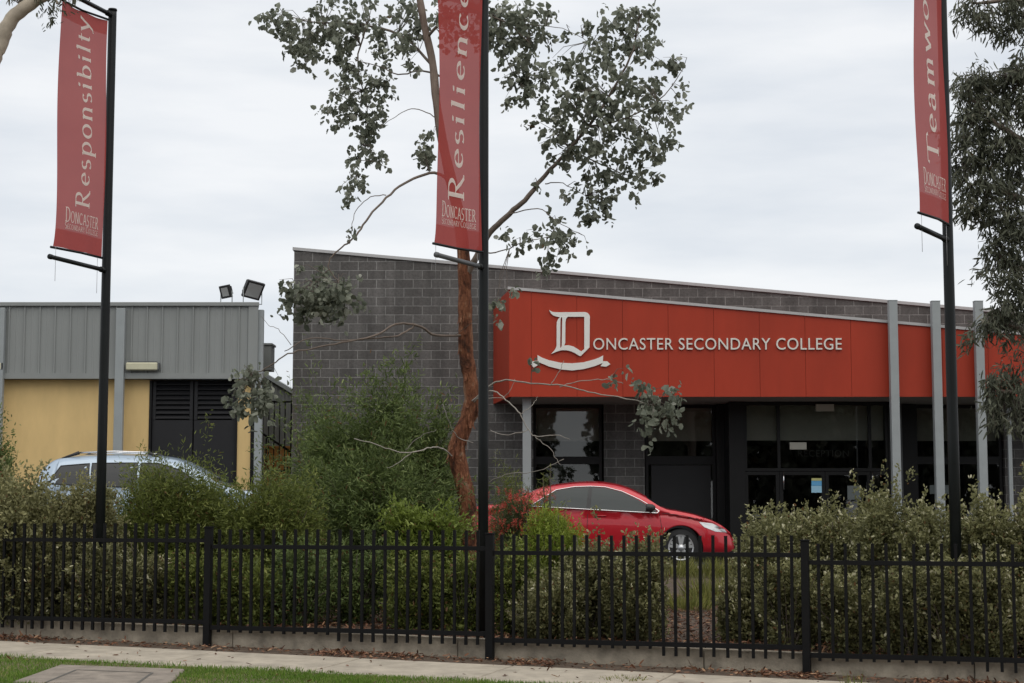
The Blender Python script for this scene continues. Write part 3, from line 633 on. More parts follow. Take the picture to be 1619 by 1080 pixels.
# floodlights on the roof edge
def flood(px, py, w_, h_, lab, rot, tilt, Y=YL+.3, roll=0):
    c = at(px, py, Y); root = empty('floodlight', (c.x, Y, zt_), lab, 'floodlight', 'floodlights on the metal roof edge')
    Rm = Matrix.Rotation(roll, 3, 'Y') @ Matrix.Rotation(rot, 3, 'Z') @ Matrix.Rotation(tilt, 3, 'X')
    def q(mb, x0, x1, y0, y1, z0, z1):
        v = [c + Rm @ Vector(p) for p in ((x0,y0,z0),(x1,y0,z0),(x1,y1,z0),(x0,y1,z0),(x0,y0,z1),(x1,y0,z1),(x1,y1,z1),(x0,y1,z1))]
        mb.hexa(v[:4], v[4:])
    mb = MB(); q(mb, -w_/2, w_/2, -.05, .02, -h_/2, h_/2); q(mb, -w_/2+.04, w_/2-.04, .02, .11, -h_/2+.04, h_/2-.04)
    for i in range(5): q(mb, -w_/2+.05+i*(w_-.1)/4-.006, -w_/2+.05+i*(w_-.1)/4+.006, .11, .15, -h_/2+.05, h_/2-.05)
    mb.build('housing', M['plastic'], root, bevel=.006)
    mb = MB(); q(mb, -w_/2+.045, w_/2-.045, -.056, -.051, -h_/2+.045, h_/2-.045); mb.build('lamp_glass', mat('flood_glass', (.30, .31, .31), .15, spec=.8), root)
    mb = MB(); l = c + Rm @ Vector((-w_/2-.015, .02, 0)); r_ = c + Rm @ Vector((w_/2+.015, .02, 0))
    zb_ = zt_ + .01; mb.tube([l, (l.x, l.y, zb_), (r_.x, r_.y, zb_), r_], .012, 6); mb.build('bracket', M['metalp'], root)
flood(357.5, 461, .24, .27, 'smaller black floodlight on the grey roof edge, left of the larger one', -.35, .25, roll=-.14)
flood(400, 458, .40, .38, 'larger black floodlight tilted on the corner of the grey roof', .6, .4, roll=.2)
# gate, far shed, stair behind
Yg2 = 37.2
gt = empty('metal_gate', (at(438, 700, Yg2).x, Yg2, zcp(-6)), 'black tubular metal gate panel between the yellow and grey block buildings', 'gate')
x0, x1 = at(416, 690, Yg2).x, at(459, 690, Yg2).x; zg1 = at(438, 634, Yg2).z; zg0 = at(438, 746, Yg2).z
mb = MB(); mb.box(x0, x1, Yg2-.02, Yg2+.02, zg1-.04, zg1); mb.box(x0, x1, Yg2-.02, Yg2+.02, zg0, zg0+.04); mb.box(x0-.05, x0-.001, Yg2-.03, Yg2+.03, zcp(-6), zg1+.02); mb.box(x1+.001, x1+.05, Yg2-.03, Yg2+.03, zcp(-6), zg1+.02)
mb.build('frame', M['black'], gt)
for k in range(1, 5):
    x = x0 + (x1 - x0) * k / 5; mb = MB(); mb.box(x-.011, x+.011, Yg2-.012, Yg2+.012, zg0+.041, zg1-.041); mb.build('bar', M['black'], gt)
Yh = 43.
hs = empty('grey_shed', (at(440, 700, Yh).x, Yh, .7), 'distant grey ribbed metal building with sloping roof seen through the gate', 'building')
pa, pb = at(405, 583, Yh), at(475, 628, Yh)
mb = MB(); mb.hexa([(pa.x, Yh, .5), (pb.x, Yh, .5), (pb.x, Yh+6, .5), (pa.x, Yh+6, .5)], [(pa.x, Yh, pa.z), (pb.x, Yh, pb.z), (pb.x, Yh+6, pb.z), (pa.x, Yh+6, pa.z)])
for k in range(12):
    x = pa.x + (pb.x - pa.x) * (k + .5) / 12; zz = pa.z + (pb.z - pa.z) * (k + .5) / 12; mb.box(x-.02, x+.02, Yh-.03, Yh-.001, .6, zz-.06)
mb.build('wall', M['metal'], hs)
mb = MB(); mb.hexa([(pa.x-.1, Yh-.12, pa.z-.02), (pb.x+.1, Yh-.12, pb.z-.1), (pb.x+.1, Yh+6.1, pb.z-.1), (pa.x-.1, Yh+6.1, pa.z-.02)], [(pa.x-.1, Yh-.12, pa.z+.09), (pb.x+.1, Yh-.12, pb.z+.02), (pb.x+.1, Yh+6.1, pb.z+.02), (pa.x-.1, Yh+6.1, pa.z+.09)]); mb.build('roof', M['metalp'], hs)
c = at(421, 560, Yh-3); rb = tag(MB().box(c.x-.22, c.x+.14, Yh-3.2, Yh-2.6, pa.z-.3, at(421, 547, Yh-3).z).box(c.x-.25, c.x+.17, Yh-3.23, Yh-2.57, at(421, 547, Yh-3).z+.001, at(421, 544, Yh-3).z).build('roof_vent', M['metal']), 'small grey box on a far roof beside the yellow building corner', 'roof box')
c0, c1 = at(414, 685, 40.5), at(462, 716, 40.5)
hr = empty('stair_handrail', (c0.x, 40.5, .7), 'black sloping handrail seen behind the metal gate', 'handrail')
mb = MB(); mb.tube([c0, c1], .03, 6); mb.build('rail', M['black'], hr)
for t in (.15, .85):
    p = c0.lerp(c1, t); mb = MB(); mb.tube([p, (p.x, p.y, .6)], .02, 6); mb.build('upright', M['black'], hr)
c0, c1 = at(418, 735, 41), at(462, 708, 41); tag(MB().box(c0.x, c1.x, 41, 41.2, .5, c1.z).box(c0.x-.02, c1.x+.02, 40.97, 41.23, c1.z+.001, c1.z+.04).build('low_wall', M['orange']), 'low orange painted wall behind the metal gate', 'wall')
# ------------------------------------------------------------------ plinth
pl = MB()
for k in range(-8, 9):
    u0, u1 = k * 2.4 + 2.05 + .004, (k+1) * 2.4 + 2.05 - .004
    def q(u, v, dz): x, y = xy(u, v); return (x, y, zs(u) + dz)
    pl.hexa([q(u0, -.03, -.15), q(u1, -.03, -.15), q(u1, -.13, -.15), q(u0, -.13, -.15)], [q(u0, -.03, .185), q(u1, -.03, .185), q(u1, -.13, .185), q(u0, -.13, .185)])
tag(pl.build('garden_edging', M['plinth'], bevel=.006), 'low stained concrete edging wall under the black picket fence', 'retaining wall')
# ------------------------------------------------------------------ fence
FV = .035     # fence line a little to the street side of the edging
fe = empty('picket_fence', (*xy(0, FV), zs(0)), 'black steel picket fence stepping down along the footpath', 'fence')
ez = lambda rel: EYE + rel
posts = [(-6, 0.0), (-3, -.148), (0, -.20), (3, -.25), (6, -.31)]
posts[0] = (-6, -.10)
for u, rel in posts:
    x, y = xy(u, FV); mb = MB(); mb.obox((x, y), (UC, -US), .035 if u else .038, .035, gz(x, y) - .05, ez(rel)-.008); p = mb.build('post', M['black'], fe, bevel=.004)
    mb = MB(); mb.obox((x, y), (UC, -US), .041, .041, ez(rel)-.0075, ez(rel)+.004); mb.build('post_cap', M['black'], p)
panels = [(-6, -.286, -1.10, -.2), (-3, -.345, -1.153, 1.36), (0, -.385, -1.21, 1.62), (3, -.45, -1.275, 1.55)]
pk_me = {}
for u0, rt, rb_, lsw in panels:
    a = xy(u0 + 1.5, FV); mb = MB()
    for rz, th in ((rt, .02), (rb_, .022)): mb.obox(a, (UC, -US), 1.5-.036, .016, ez(rz)-th, ez(rz)+th)
    pan = mb.build('panel', M['black'], fe)
    for k in range(1, 25):
        uu_ = u0 + k * 3.0 / 25
        if uu_ < -5.75 or uu_ > 5.35: continue
        long_ = (k * .12) > lsw
        key = round(rt - rb_, 3), long_
        if key not in pk_me:
            m2 = MB(); lo = (rb_ - rt) - (.105 if long_ else .045); m2.obox((0, 0), (UC, -US), .0132, .0125, lo, .165)
            m2.obox((0, 0), (UC, -US), .0142, .0135, .1655, .173)
            t_ = m2.build('picket', M['black']); pk_me[key] = t_.data; bpy.data.objects.remove(t_)
        o = bpy.data.objects.new('picket', pk_me[key]); COL.objects.link(o); o.parent = pan; o.location = (*xy(uu_, FV + .0), ez(rt) + random.uniform(-.004, .004))
        o.rotation_euler = (random.gauss(0, .003), random.gauss(0, .004), 0)
# ------------------------------------------------------------------ banner poles and banners
NIB = {}
def arc(cx, cy, rx, ry, a0, a1, n=14):
    return [(cx + rx * math.cos(R(a0 + (a1-a0)*i/n)), cy + ry * math.sin(R(a0 + (a1-a0)*i/n))) for i in range(n+1)]
def glyph(ch):
    """calligraphic strokes; returns (list of polylines, advance). x-height .6, cap 1"""
    s = lambda x, y, w=.12: [(x-w, y), (x+w, y)]
    if ch == 'R': return [[(.2,0),(.2,1)], s(.2,0), s(.15,1), [(.2,1),(.38,1)] + arc(.38,.76,.22,.24,90,-90) + [(.2,.52)], [(.36,.52),(.55,.2),(.72,0),(.82,0)]], .86
    if ch == 'T': return [[(.42,0),(.42,1)], s(.42,0,.13), [(.02,.88),(.05,1),(.80,1),(.84,.88)]], .82
    if ch == 'D': return [[(.2,0),(.2,1)], [(.06,1),(.35,1)] + arc(.38,.5,.40,.5,90,-90) + [(.06,0)]], .9
    if ch == 'O': return [arc(.45,.5,.38,.5,90,450,28)], .92
    if ch == 'N': return [[(.16,0),(.16,1)], [(.16,1),(.72,0)], [(.72,0),(.72,1)], s(.16,0,.1), s(.72,1,.1), s(.12,1,.08)], .9
    if ch == 'C': return [arc(.46,.5,.38,.5,45,315,22)], .84
    if ch == 'A': return [[(.08,0),(.42,1)], [(.42,1),(.78,0)], [(.2,.35),(.64,.35)], s(.08,0,.08), s(.78,0,.1)], .86
    if ch == 'S': return [arc(.34,.74,.22,.26,40,270,14) + arc(.34,.25,.24,.25,90,-140,14)], .66
    if ch == 'E': return [[(.18,0),(.18,1)], [(.06,1),(.6,1),(.6,.88)], [(.18,.52),(.5,.52)], [(.06,0),(.62,0),(.64,.14)]], .70
    if ch == 'Y': return [[(.06,1),(.38,.5)], [(.72,1),(.38,.5)], [(.38,.5),(.38,0)], s(.38,0,.1), s(.06,1,.08), s(.72,1,.08)], .78
    if ch == 'L': return [[(.18,0),(.18,1)], s(.18,1), [(.06,0),(.6,0),(.63,.14)]], .66
    if ch == 'G': return [arc(.46,.5,.38,.5,45,340,22) + [(.8,.42)], [(.8,.02),(.8,.42)], s(.78,.42,.1)], .92
    if ch == 'e': return [[(.1,.34),(.50,.36)] + arc(.31,.34,.21,.27,8,315,20)], .58
    if ch == 's': return [arc(.24,.45,.15,.15,45,270,12) + arc(.24,.16,.17,.155,90,-140,12)], .47
    if ch == 'p': return [[(.16,-.32),(.16,.58)], s(.16,-.32,.1), [(.06,.56),(.16,.6)], [(.16,.45)] + arc(.34,.3,.23,.3,120,-130,18)], .66
    if ch == 'o': return [arc(.32,.3,.24,.3,90,450,24)], .64
    if ch == 'n': return [[(.16,0),(.16,.6)], [(.06,.56),(.16,.6)], [(.16,.44)] + arc(.34,.40,.17,.2,150,10,10) + [(.51,.36),(.51,0)], s(.16,0,.09), s(.51,0,.09)], .66
    if ch == 'i': return [[(.16,0),(.16,.6)], [(.05,.55),(.16,.6)], s(.16,0,.09), arc(.16,.84,.03,.03,0,360,8)], .33
    if ch == 'l': return [[(.16,0),(.16,1)], [(.05,.95),(.16,1)], s(.16,0,.09)], .33
    if ch == 'b': return [[(.15,.02),(.15,1)], [(.05,.95),(.15,1)], [(.15,.45)] + arc(.33,.3,.23,.3,120,-150,18)], .64
    if ch == 't': return [[(.18,.82),(.18,.12)] + arc(.28,.12,.10,.12,180,300,8), [(.04,.6),(.36,.6)]], .40
    if ch == 'y': return [[(.06,.6),(.30,0)], [(.56,.6),(.30,0),(.18,-.26),(.04,-.3)], s(.06,.6,.08), s(.56,.6,.07)], .58
    if ch == 'c': return [arc(.32,.3,.22,.3,50,315,20)], .56
    if ch == 'a': return [[(.42,.42),(.42,.08),(.52,0)], arc(.27,.44,.15,.16,170,0,10), [(.42,.34)] + arc(.25,.17,.17,.17,90,330,14)], .58
    if ch == 'm': return [[(.16,0),(.16,.6)], [(.06,.56),(.16,.6)], [(.16,.44)] + arc(.32,.40,.15,.2,150,10,9) + [(.47,.36),(.47,0)], [(.47,.44)] + arc(.63,.40,.15,.2,150,10,9) + [(.78,.36),(.78,0)], s(.16,0,.08), s(.47,0,.08), s(.78,0,.08)], .94
    if ch == 'w': return [[(.05,.6),(.25,0)], [(.25,0),(.44,.6)], [(.44,.6),(.62,0)], [(.62,0),(.82,.6)], s(.05,.6,.07), s(.82,.6,.07)], .86
    if ch == 'r': return [[(.16,0),(.16,.6)], [(.06,.56),(.16,.6)], s(.16,0,.09), [(.16,.42)] + arc(.32,.42,.14,.17,150,50,8)], .46
    if ch == 'k': return [[(.15,0),(.15,1)], [(.05,.95),(.15,1)], s(.15,0,.08), [(.17,.27),(.48,.6)], [(.26,.36),(.54,0)], s(.55,0,.07)], .60
    return [], .4
def write(mb, text, org, size, track, fn, nibw=.128, nibt=.048, total=None, caps_first=None, xs=1.0):
    """strokes swept with a broad nib; fn(x,y,off)->world"""
    items = []; x = 0
    for i, ch in enumerate(text):
        g, w = glyph(ch); sc = 1.28 if (caps_first and i in caps_first) else 1.0
        items.append((g, x, sc)); x += (w * sc + track)
    x -= track; k = (total / (x * size)) if total else 1.0
    for g, gx, sc in items:
        for j, pl_ in enumerate(g):
            n = len(pl_); Lp = []; Rp = []
            for i, (px_, py_) in enumerate(pl_):
                a = pl_[max(0, i-1)]; b = pl_[min(n-1, i+1)]; dx, dy = b[0]-a[0], b[1]-a[1]; l = math.hypot(dx, dy) or 1e-6
                nx_, ny_ = -dy/l, dx/l; ca, sa = math.cos(R(12)), math.sin(R(12))
                u_ = nx_*ca + ny_*sa; v_ = -nx_*sa + ny_*ca; h = .5*math.hypot(nibw*u_, nibt*v_) 
                Lp.append((px_+nx_*h, py_+ny_*h)); Rp.append((px_-nx_*h, py_-ny_*h))
            def w(p, off): return fn(org[0] + (gx*size*k + p[0]*sc*size*xs*(k if total and xs == 1.0 else 1)), org[1] + p[1]*sc*size, off)
            o1 = .003 + .0004*j
            vs = [w(p, o1) for p in Lp] + [w(p, o1) for p in Rp]
            mb.add(vs, [(i, i+1, n+i+1, n+i) for i in range(n-1)])
def banner_set(base, top, armpole, armend, bl, br, word, lab_p, lab_b, Ln, total, wstart, wsize, Ya=None, topcap=True, r0=.052):
    """base/top px of the pole, arm end points as world vectors; bl/br the banner's lower corners"""
    P = empty('banner_pole', base, lab_p, 'pole', 'black poles carrying red banners along the fence')
    mb = MB(); mb.tube([base - Vector((0,0,.1)), base + Vector((0,0,2)), top - Vector((0,0,.06)), top], [r0, r0*.98, r0*.86, r0*.86], 20); mb.build('pole_shaft', M['pole'], P)
    mb = MB(); mb.tube([top, top + Vector((0,0,.02))], [r0*.98, r0*.9], 20); mb.build('pole_cap', M['pole'], P)
    d = (armend - armpole); ahor = d.normalized()
    hor = [0, Ln + .22]
    for k in range(2):
        z = Vector((0, 0, hor[k])); mb = MB(); mb.tube([armpole + z, armend + z], .024, 12); mb.tube([armend + z - ahor*.012, armend + z + ahor*.02], .028, 12)
        ar = mb.build('arm', M['polegrey'] if word == 'Resilience' else M['pole'], P)
        mb = MB(); mb.tube([armpole + z - ahor*.0 + ahor*.05, armpole + z + ahor*.11], .032, 12); mb.build('collar', M['pole'], ar)
    B = empty('banner', bl, lab_b, 'banner', 'red word banners hanging from the black poles')
    W = (br - bl); Wn = W.length; Wd = W.normalized(); nrm = Vector((Wd.y, -Wd.x, 0)).normalized()
    if nrm.y > 0: nrm = -nrm
    ph = len(word)
    def fn(a, b, off=0):
        bil = .045*math.sin(PI*a/Wn)*math.sin(b*1.5+ph) + .014*math.sin(a*6+b*2.6+ph) + .012*math.exp(-min(b, Ln-b)/.25)*math.sin(a*16+ph)
        flare = .035*math.exp(-b/.14)*max(0, 1-a/(Wn*.35)) 
        return bl + Wd*(a-flare) + Vector((0,0,b + (W.z and 0))) + nrm*(bil+off)
    def clothpart(nm, b0, b1, m, nb):
        mb = MB(); na = 14
        vs = [fn(Wn*i/na, b0+(b1-b0)*j/nb, .0) for j in range(nb+1) for i in range(na+1)]
        mb.add(vs, [(j*(na+1)+i, j*(na+1)+i+1, (j+1)*(na+1)+i+1, (j+1)*(na+1)+i) for j in range(nb) for i in range(na)], 0, True)
        return mb.build(nm, m, B)
    clothpart('cloth', .19, Ln-.16, M['cloth'], 34); clothpart('hem', 0, .19, M['hem'], 4); clothpart('hem', Ln-.16, Ln, M['hem'], 4)
    for b_ in (-.012, Ln+.012):
        mb = MB(); mb.tube([fn(-.02, b_), fn(Wn*.5, b_), fn(Wn+.01, b_)], .013, 8); mb.build('rod', M['pole'], B)
    for a_ in (.03, Wn-.06):
        p = fn(a_, 0); MB().tube([p, p - Vector((0,0,.36 if a_ < .1 else .40))], .0022, 4).build('cord', M['cord'], B)
    # lettering
    tb = MB(); f1 = lambda x, y, off: fn(Wn*.645 - y, wstart + x, off)
    write(tb, word, (0, 0), wsize, .10, f1, total=total); tb.build('word', M['ink'], B)
    tb = MB(); f2 = lambda x, y, off: fn(x, y, off)
    write(tb, 'DONCASTER', (Wn*.15, .285), .115, .06, f2, .13, .06, total=Wn*.74, caps_first=(0,)); tb.build('school_name', M['ink'], B)
    tb = MB(); write(tb, 'SECONDARY COLLEGE', (Wn*.15, .210), .050, .08, f2, .16, .10, total=Wn*.74, caps_first=(0, 10)); tb.build('school_name', M['ink2'], B)
    return P, B
def V3(px, py, Y, z=None):
    p = at(px, py, Y); return Vector((p.x, p.y, p.z if z is None else z))
def mk(pxb, pyb, pxt, pyt, Yp, arm_p, arm_e, bl, br, Ln, **k):
    base = V3(pxb, pyb, Yp); top = V3(pxt, pyt, Yp); top.x = base.x = (base.x + top.x) / 2; base.z = gz(base.x, base.y)
    ap = V3(*arm_p, Yp); ap.x = base.x
    # arm end at the same height as its foot: solve distance
    def level(px, py, z):
        a = (px - CX)/F; b = (CY - py)/F; t = (z - EYE)/(math.sin(TH)+b*math.cos(TH)); return Vector((a*t, t*(math.cos(TH)-b*math.sin(TH)), z))
    ae = level(*arm_e, ap.z); 
    bR = V3(*br, Yp-.09); bL = level(*bl, bR.z)
    return banner_set(base, top, ap, ae, bL, bR, Ln=Ln * Yp / (Yp - .25), **k)
mk(158, 850, 178, 17, 18.12, (163, 428), (80, 406), (86, 390), (162, 406), 2.56, word='Responsibilty', total=2.08, wstart=.455, wsize=.225,
   lab_p='black banner pole at the far left in front of the silver blue wagon', lab_b='red banner with the word Responsibilty on the leftmost pole')
mk(768, 850, 762, -260, 16.9, (768, 423), (691, 403), (692, 384), (759, 397), 2.56, word='Resilience', total=2.16, wstart=.45, wsize=.225,
   lab_p='black banner pole in the centre beside the gum tree trunk', lab_b='red banner with the word Resilience on the centre pole')
mk(1509, 850, 1484, -260, 15.75, (1497, 380), (1451, 358), (1452, 336), (1499, 354), 2.56, word='Teamwork', total=1.98, wstart=.50, wsize=.235,
   lab_p='black banner pole at the right in front of the grey canopy posts', lab_b='red banner with the word Teamwork on the right pole')
# ------------------------------------------------------------------ cars
def interp(tab, x):
    for (a, b), (c, d) in zip(tab[:-1], tab[1:]):
        if x <= c: return b + (d - b) * ((x - a) / (c - a) if c > a else 0)
    return tab[-1][1]
def crv(tab, sub=6):
    """smooth a profile with Catmull-Rom"""
    out = []; n = len(tab)
    for i in range(n-1):
        p0, p1, p2, p3 = tab[max(0,i-1)], tab[i], tab[i+1], tab[min(n-1,i+2)]
        for k in range(sub):
            t = k / sub; f = lambda a,b,c,d: .5*((2*b)+(-a+c)*t+(2*a-5*b+4*c-d)*t*t+(-a+3*b-3*c+d)*t**3)
            out.append((p1[0]+(p2[0]-p1[0])*t, f(p0[1],p1[1],p2[1],p3[1])))
    out.append(tab[-1]); return out
def car(name, label, loc, rz, Lc, Wc, top, beltf, paint, wheels, wr, wins, extras):
    root = empty(name, loc, label, 'car', None, rz)
    top = crv(top); hw = Wc / 2
    def belt(x): return interp(beltf, x)
    def sy(x, z):
        e = min(x, Lc - x); pl_ = 1.0
        if e < .55: pl_ = .62 + .38 * math.sqrt(max(0, 1 - (1 - max(e, 0)/.55)**2))
        zb_ = belt(x); y = hw * pl_
        if z > zb_: y -= (z - zb_) * .06 + (z - zb_)**2 * .98 + .03 * smooth((z-zb_)/.06)
        else:
            t = (z - .2) / max(.1, zb_ - .2); y -= .05 * (abs(t - .45) / .55) ** 2.2
        if z < .32: y -= (.32 - z) * .5
        return max(y, .1)
    xs = sorted(set([round(Lc * i / 110, 4) for i in range(111)]))
    def zlow(x):
        z = .19 if .3 < x < Lc - .3 else .19 + .10 * (1 - min(x, Lc-x)/.3)
        for wx_ in wheels:
            r_ = wr + .055; d = abs(x - wx_)
            if d < r_: z = max(z, wr + math.sqrt(r_*r_ - d*d))
        return z
    # refine near the arches
    for wx_ in wheels:
        for k in range(-16, 17): xs.append(wx_ + (wr+.055) * math.sin(k/16*PI/2))
    xs = sorted(x for x in xs if 0 <= x <= Lc)
    body = MB(); NZ = 14; n = len(xs)
    for sgn in (-1, 1):
        vs = []
        for x in xs:
            a, b = zlow(x), max(interp(top, x), zlow(x) + .04)
            for j in range(NZ+1):
                z = a + (b - a) * j / NZ; vs.append((x, sgn * sy(x, z), z))
        body.add(vs, [(i*(NZ+1)+j, (i+1)*(NZ+1)+j, (i+1)*(NZ+1)+j+1, i*(NZ+1)+j+1) for i in range(n-1) for j in range(NZ)], 0, True)
        # arch return
        vs = []
        for x in xs:
            z = zlow(x); y = sy(x, z); vs += [(x, sgn*y, z), (x, sgn*(y-.06), z)]
        body.add(vs, [(2*i, 2*i+2, 2*i+3, 2*i+1) for i in range(n-1)], 1)
    NU = 10; vs = []
    for x in xs:
        zt_ = interp(top, x); y = sy(x, zt_)
        for j in range(NU+1):
            u = -1 + 2*j/NU; cr = .035 if abs(zt_-belt(x)) < .25 else .055
            e = min(1, min(x, Lc-x)/.25); vs.append((x, u*y, zt_ + cr*e*(1-u*u)))
    body.add(vs, [(i*(NU+1)+j, (i+1)*(NU+1)+j, (i+1)*(NU+1)+j+1, i*(NU+1)+j+1) for i in range(n-1) for j in range(NU)], 0, True)
    for x in (0, Lc):
        a, b = zlow(x), interp(top, x); vs = []
        for j in range(8):
            z = a + (b-a)*j/7; y = sy(x, z); vs += [(x, -y, z), (x, y, z)]
        body.add(vs, [(2*j, 2*j+1, 2*j+3, 2*j+2) for j in range(7)], 0, True)
    body.box(.25, Lc-.25, -hw+.16, hw-.16, .2, .45, 1)
    bo = body.build('body', [paint, M['plastic']], root, local=True)
    me = bo.data
    bm = bmesh.new(); bm.from_mesh(me); bmesh.ops.remove_doubles(bm, verts=bm.verts, dist=.0005); bm.to_mesh(me); bm.free()
    # windscreens: strips following the top sheet
    def screen(nm, xa, xb):
        mb = MB(); vs = []; N = 8
        for i in range(N+1):
            x = xa + (xb-xa)*i/N; zt_ = interp(top, x); y = sy(x, zt_) - .07
            for j in range(NU+1):
                u = -1+2*j/NU; vs.append((x, u*y, zt_ + .006 + .045*(1-u*u) + .0))
        mb.add(vs, [(i*(NU+1)+j, (i+1)*(NU+1)+j, (i+1)*(NU+1)+j+1, i*(NU+1)+j+1) for i in range(N) for j in range(NU)], 0, True); mb.build(nm, M['glassdark'], root, local=True)
    screen('windscreen', *extras['wind']); screen('rear_window', *extras['rear'])
    def sidepoly(poly, off, nm, m, par=None, trim=None):
        for sgn in (-1, 1):
            # densify
            P = []
            for i in range(len(poly)):
                a, b = poly[i], poly[(i+1) % len(poly)]
                for k in range(4): P.append((a[0]+(b[0]-a[0])*k/4, a[1]+(b[1]-a[1])*k/4))
            mb = MB(); bm = bmesh.new()
            c = (sum(p[0] for p in poly)/len(poly), sum(p[1] for p in poly)/len(poly))
            f = lambda x, z: (x, sgn*(sy(x, z)+off), z)
            n_ = len(P); rings = [P, [(c[0]+(p[0]-c[0])*.5, c[1]+(p[1]-c[1])*.5) for p in P]]
            vs = [f(*p) for r_ in rings for p in r_] + [f(*c)]
            fs = [(i, (i+1)%n_, n_+(i+1)%n_, n_+i) for i in range(n_)] + [(n_+i, n_+(i+1)%n_, 2*n_) for i in range(n_)]
            mb.add(vs, fs, 0, True); o = mb.build(nm, m, root, local=True)
            if trim:
                t_ = MB(); pts = [f(*p) for p in P] + [f(*P[0])]; t_.tube(pts, trim[1], 5); t_.build('window_trim', trim[0], o)
    for poly in wins: sidepoly(poly, .006, 'side_window', extras.get('glass', M['glassdark']), trim=extras['trim'])
    if extras.get('pillar'): sidepoly(extras['pillar'], .005, 'door_pillar', M['plastic'])
    if extras.get('outline'):
        oc = extras['outline']
        for sgn in (-1, 1):
            pts = []
            for i in range(len(oc)):
                a, b = oc[i], oc[(i+1) % len(oc)]
                for k in range(4):
                    x, z = a[0]+(b[0]-a[0])*k/4, a[1]+(b[1]-a[1])*k/4; pts.append((x, sgn*(sy(x, z)+.006), z))
            pts.append(pts[0]); mb = MB(); mb.tube(pts, .009, 5); mb.build('window_trim', M['chrome'], root, local=True)
    for poly in extras.get('lamps', []): sidepoly(poly, .008, 'headlight', M['lamp'])
    for poly in extras.get('tail', []): sidepoly(poly, .008, 'tail_light', M['amber'])
    # panel gaps and handles
    g = MB()
    for line in extras['gaps']:
        for sgn in (-1, 1):
            pts = []
            for i in range(len(line)-1):
                for k in range(6):
                    x = line[i][0]+(line[i+1][0]-line[i][0])*k/6; z = line[i][1]+(line[i+1][1]-line[i][1])*k/6; pts.append((x, sgn*(sy(x,z)+.0005), z))
            x, z = line[-1]; pts.append((x, sgn*(sy(x,z)+.0005), z)); g.tube(pts, .0045, 4)
    g.build('door_gap', M['plastic'], root, local=True)
    for hx, hz in extras['handles']:
        for sgn in (-1, 1):
            y = sy(hx, hz) + .018; mb = MB(); mb.tube([(hx-.10, sgn*(y-.02), hz), (hx-.08, sgn*y, hz), (hx+.08, sgn*y, hz), (hx+.10, sgn*(y-.02), hz)], .013, 6); mb.build('door_handle', paint, root, local=True)
    mx, mz = extras['mirror']
    for sgn in (-1, 1):
        y = sy(mx, mz); mb = MB()
        mb.tube([(mx+.02, sgn*(y-.02), mz), (mx, sgn*(y+.08), mz+.03)], .02, 6); 
        mb.tube([(mx+.09, sgn*(y+.14), mz+.05), (mx+.04, sgn*(y+.14), mz+.05), (mx-.05, sgn*(y+.14), mz+.05), (mx-.08, sgn*(y+.14), mz+.05)], [.03, .065, .075, .06], 10)
        mb.build('wing_mirror', extras.get('mirrormat', paint), root, local=True)
    for wx_ in wheels:
        for sgn in (-1, 1):
            y1 = sgn * (hw - .05); y0 = sgn * (hw - .26)
            w = MB(); w.tube([(wx_, y0, wr), (wx_, y0+sgn*.02, wr), (wx_, y1-sgn*.03, wr), (wx_, y1, wr)], [wr*.9, wr, wr, wr*.93], 32)
            tw = w.build('wheel', M['tyre'], root, local=True)
            rm = MB(); ri = wr * .68
            N = 32; vs = []
            for k in range(N):
                a = 2*PI*k/N; ca, sa = math.cos(a), math.sin(a)
                vs += [(wx_+ca*ri, y1+sgn*.004, wr+sa*ri), (wx_+ca*ri*.90, y1+sgn*.006, wr+sa*ri*.90), (wx_+ca*ri*.86, y1-sgn*.05, wr+sa*ri*.86)]
            fs = []
            for k in range(N):
                a, b = 3*k, 3*((k+1)%N); fs += [(a, b, b+1, a+1), (a+1, b+1, b+2, a+2)]
            rm.add(vs, fs, 0, True)
            for k in range(10 if extras.get('spokes', 10) == 10 else 5):
                a = 2*PI*(k//2)/5 + (.17 if k % 2 else -.17) + .3
                da, db = math.cos(a), math.sin(a); ta, tb = -db, da; wi, wo = .022, .026
                q = [(wx_+da*.04+ta*wi, wr+db*.04+tb*wi), (wx_+da*ri*.9+ta*wo, wr+db*ri*.9+tb*wo), (wx_+da*ri*.9-ta*wo, wr+db*ri*.9-tb*wo), (wx_+da*.04-ta*wi, wr+db*.04-tb*wi)]
                rm.hexa([(x, y1-sgn*.02, z) for x, z in q], [(x, y1+sgn*.003+sgn*.0004*k, z) for x, z in q])
            rm.tube([(wx_, y1-sgn*.02, wr), (wx_, y1+sgn*.012, wr)], .06, 14)
            rm.build('rim', M['rim'], tw)
            dk = MB(); dk.tube([(wx_, y1-sgn*.06, wr), (wx_, y1-sgn*.045, wr)], ri*.86, 24); dk.build('brake_disc', M['plastic'], tw)
    if extras.get('rails'):
        for sgn in (-1, 1):
            xa, xb = extras['rails']; y = lambda x: sgn*(sy(x, interp(top, x)) - .04)
            pts = [(xa-.32, y(xa), interp(top, xa-.25)+.0), (xa, y(xa), interp(top, xa)+.085), ((xa+xb)/2, y((xa+xb)/2), interp(top, (xa+xb)/2)+.09), (xb, y(xb), interp(top, xb)+.085), (xb+.22, y(xb), interp(top, xb+.22)+.0)]
            mb = MB(); mb.tube(pts[1:4], .016, 8); rl = mb.build('roof_rail', M['chrome'], root, local=True)
            mb = MB(); mb.tube(pts[0:2], [.015, .035], 8); mb.tube(pts[3:5], [.035, .015], 8); mb.build('rail_foot', M['plastic'], rl)
    if extras.get('more'): extras['more'](root, sy)
    return root
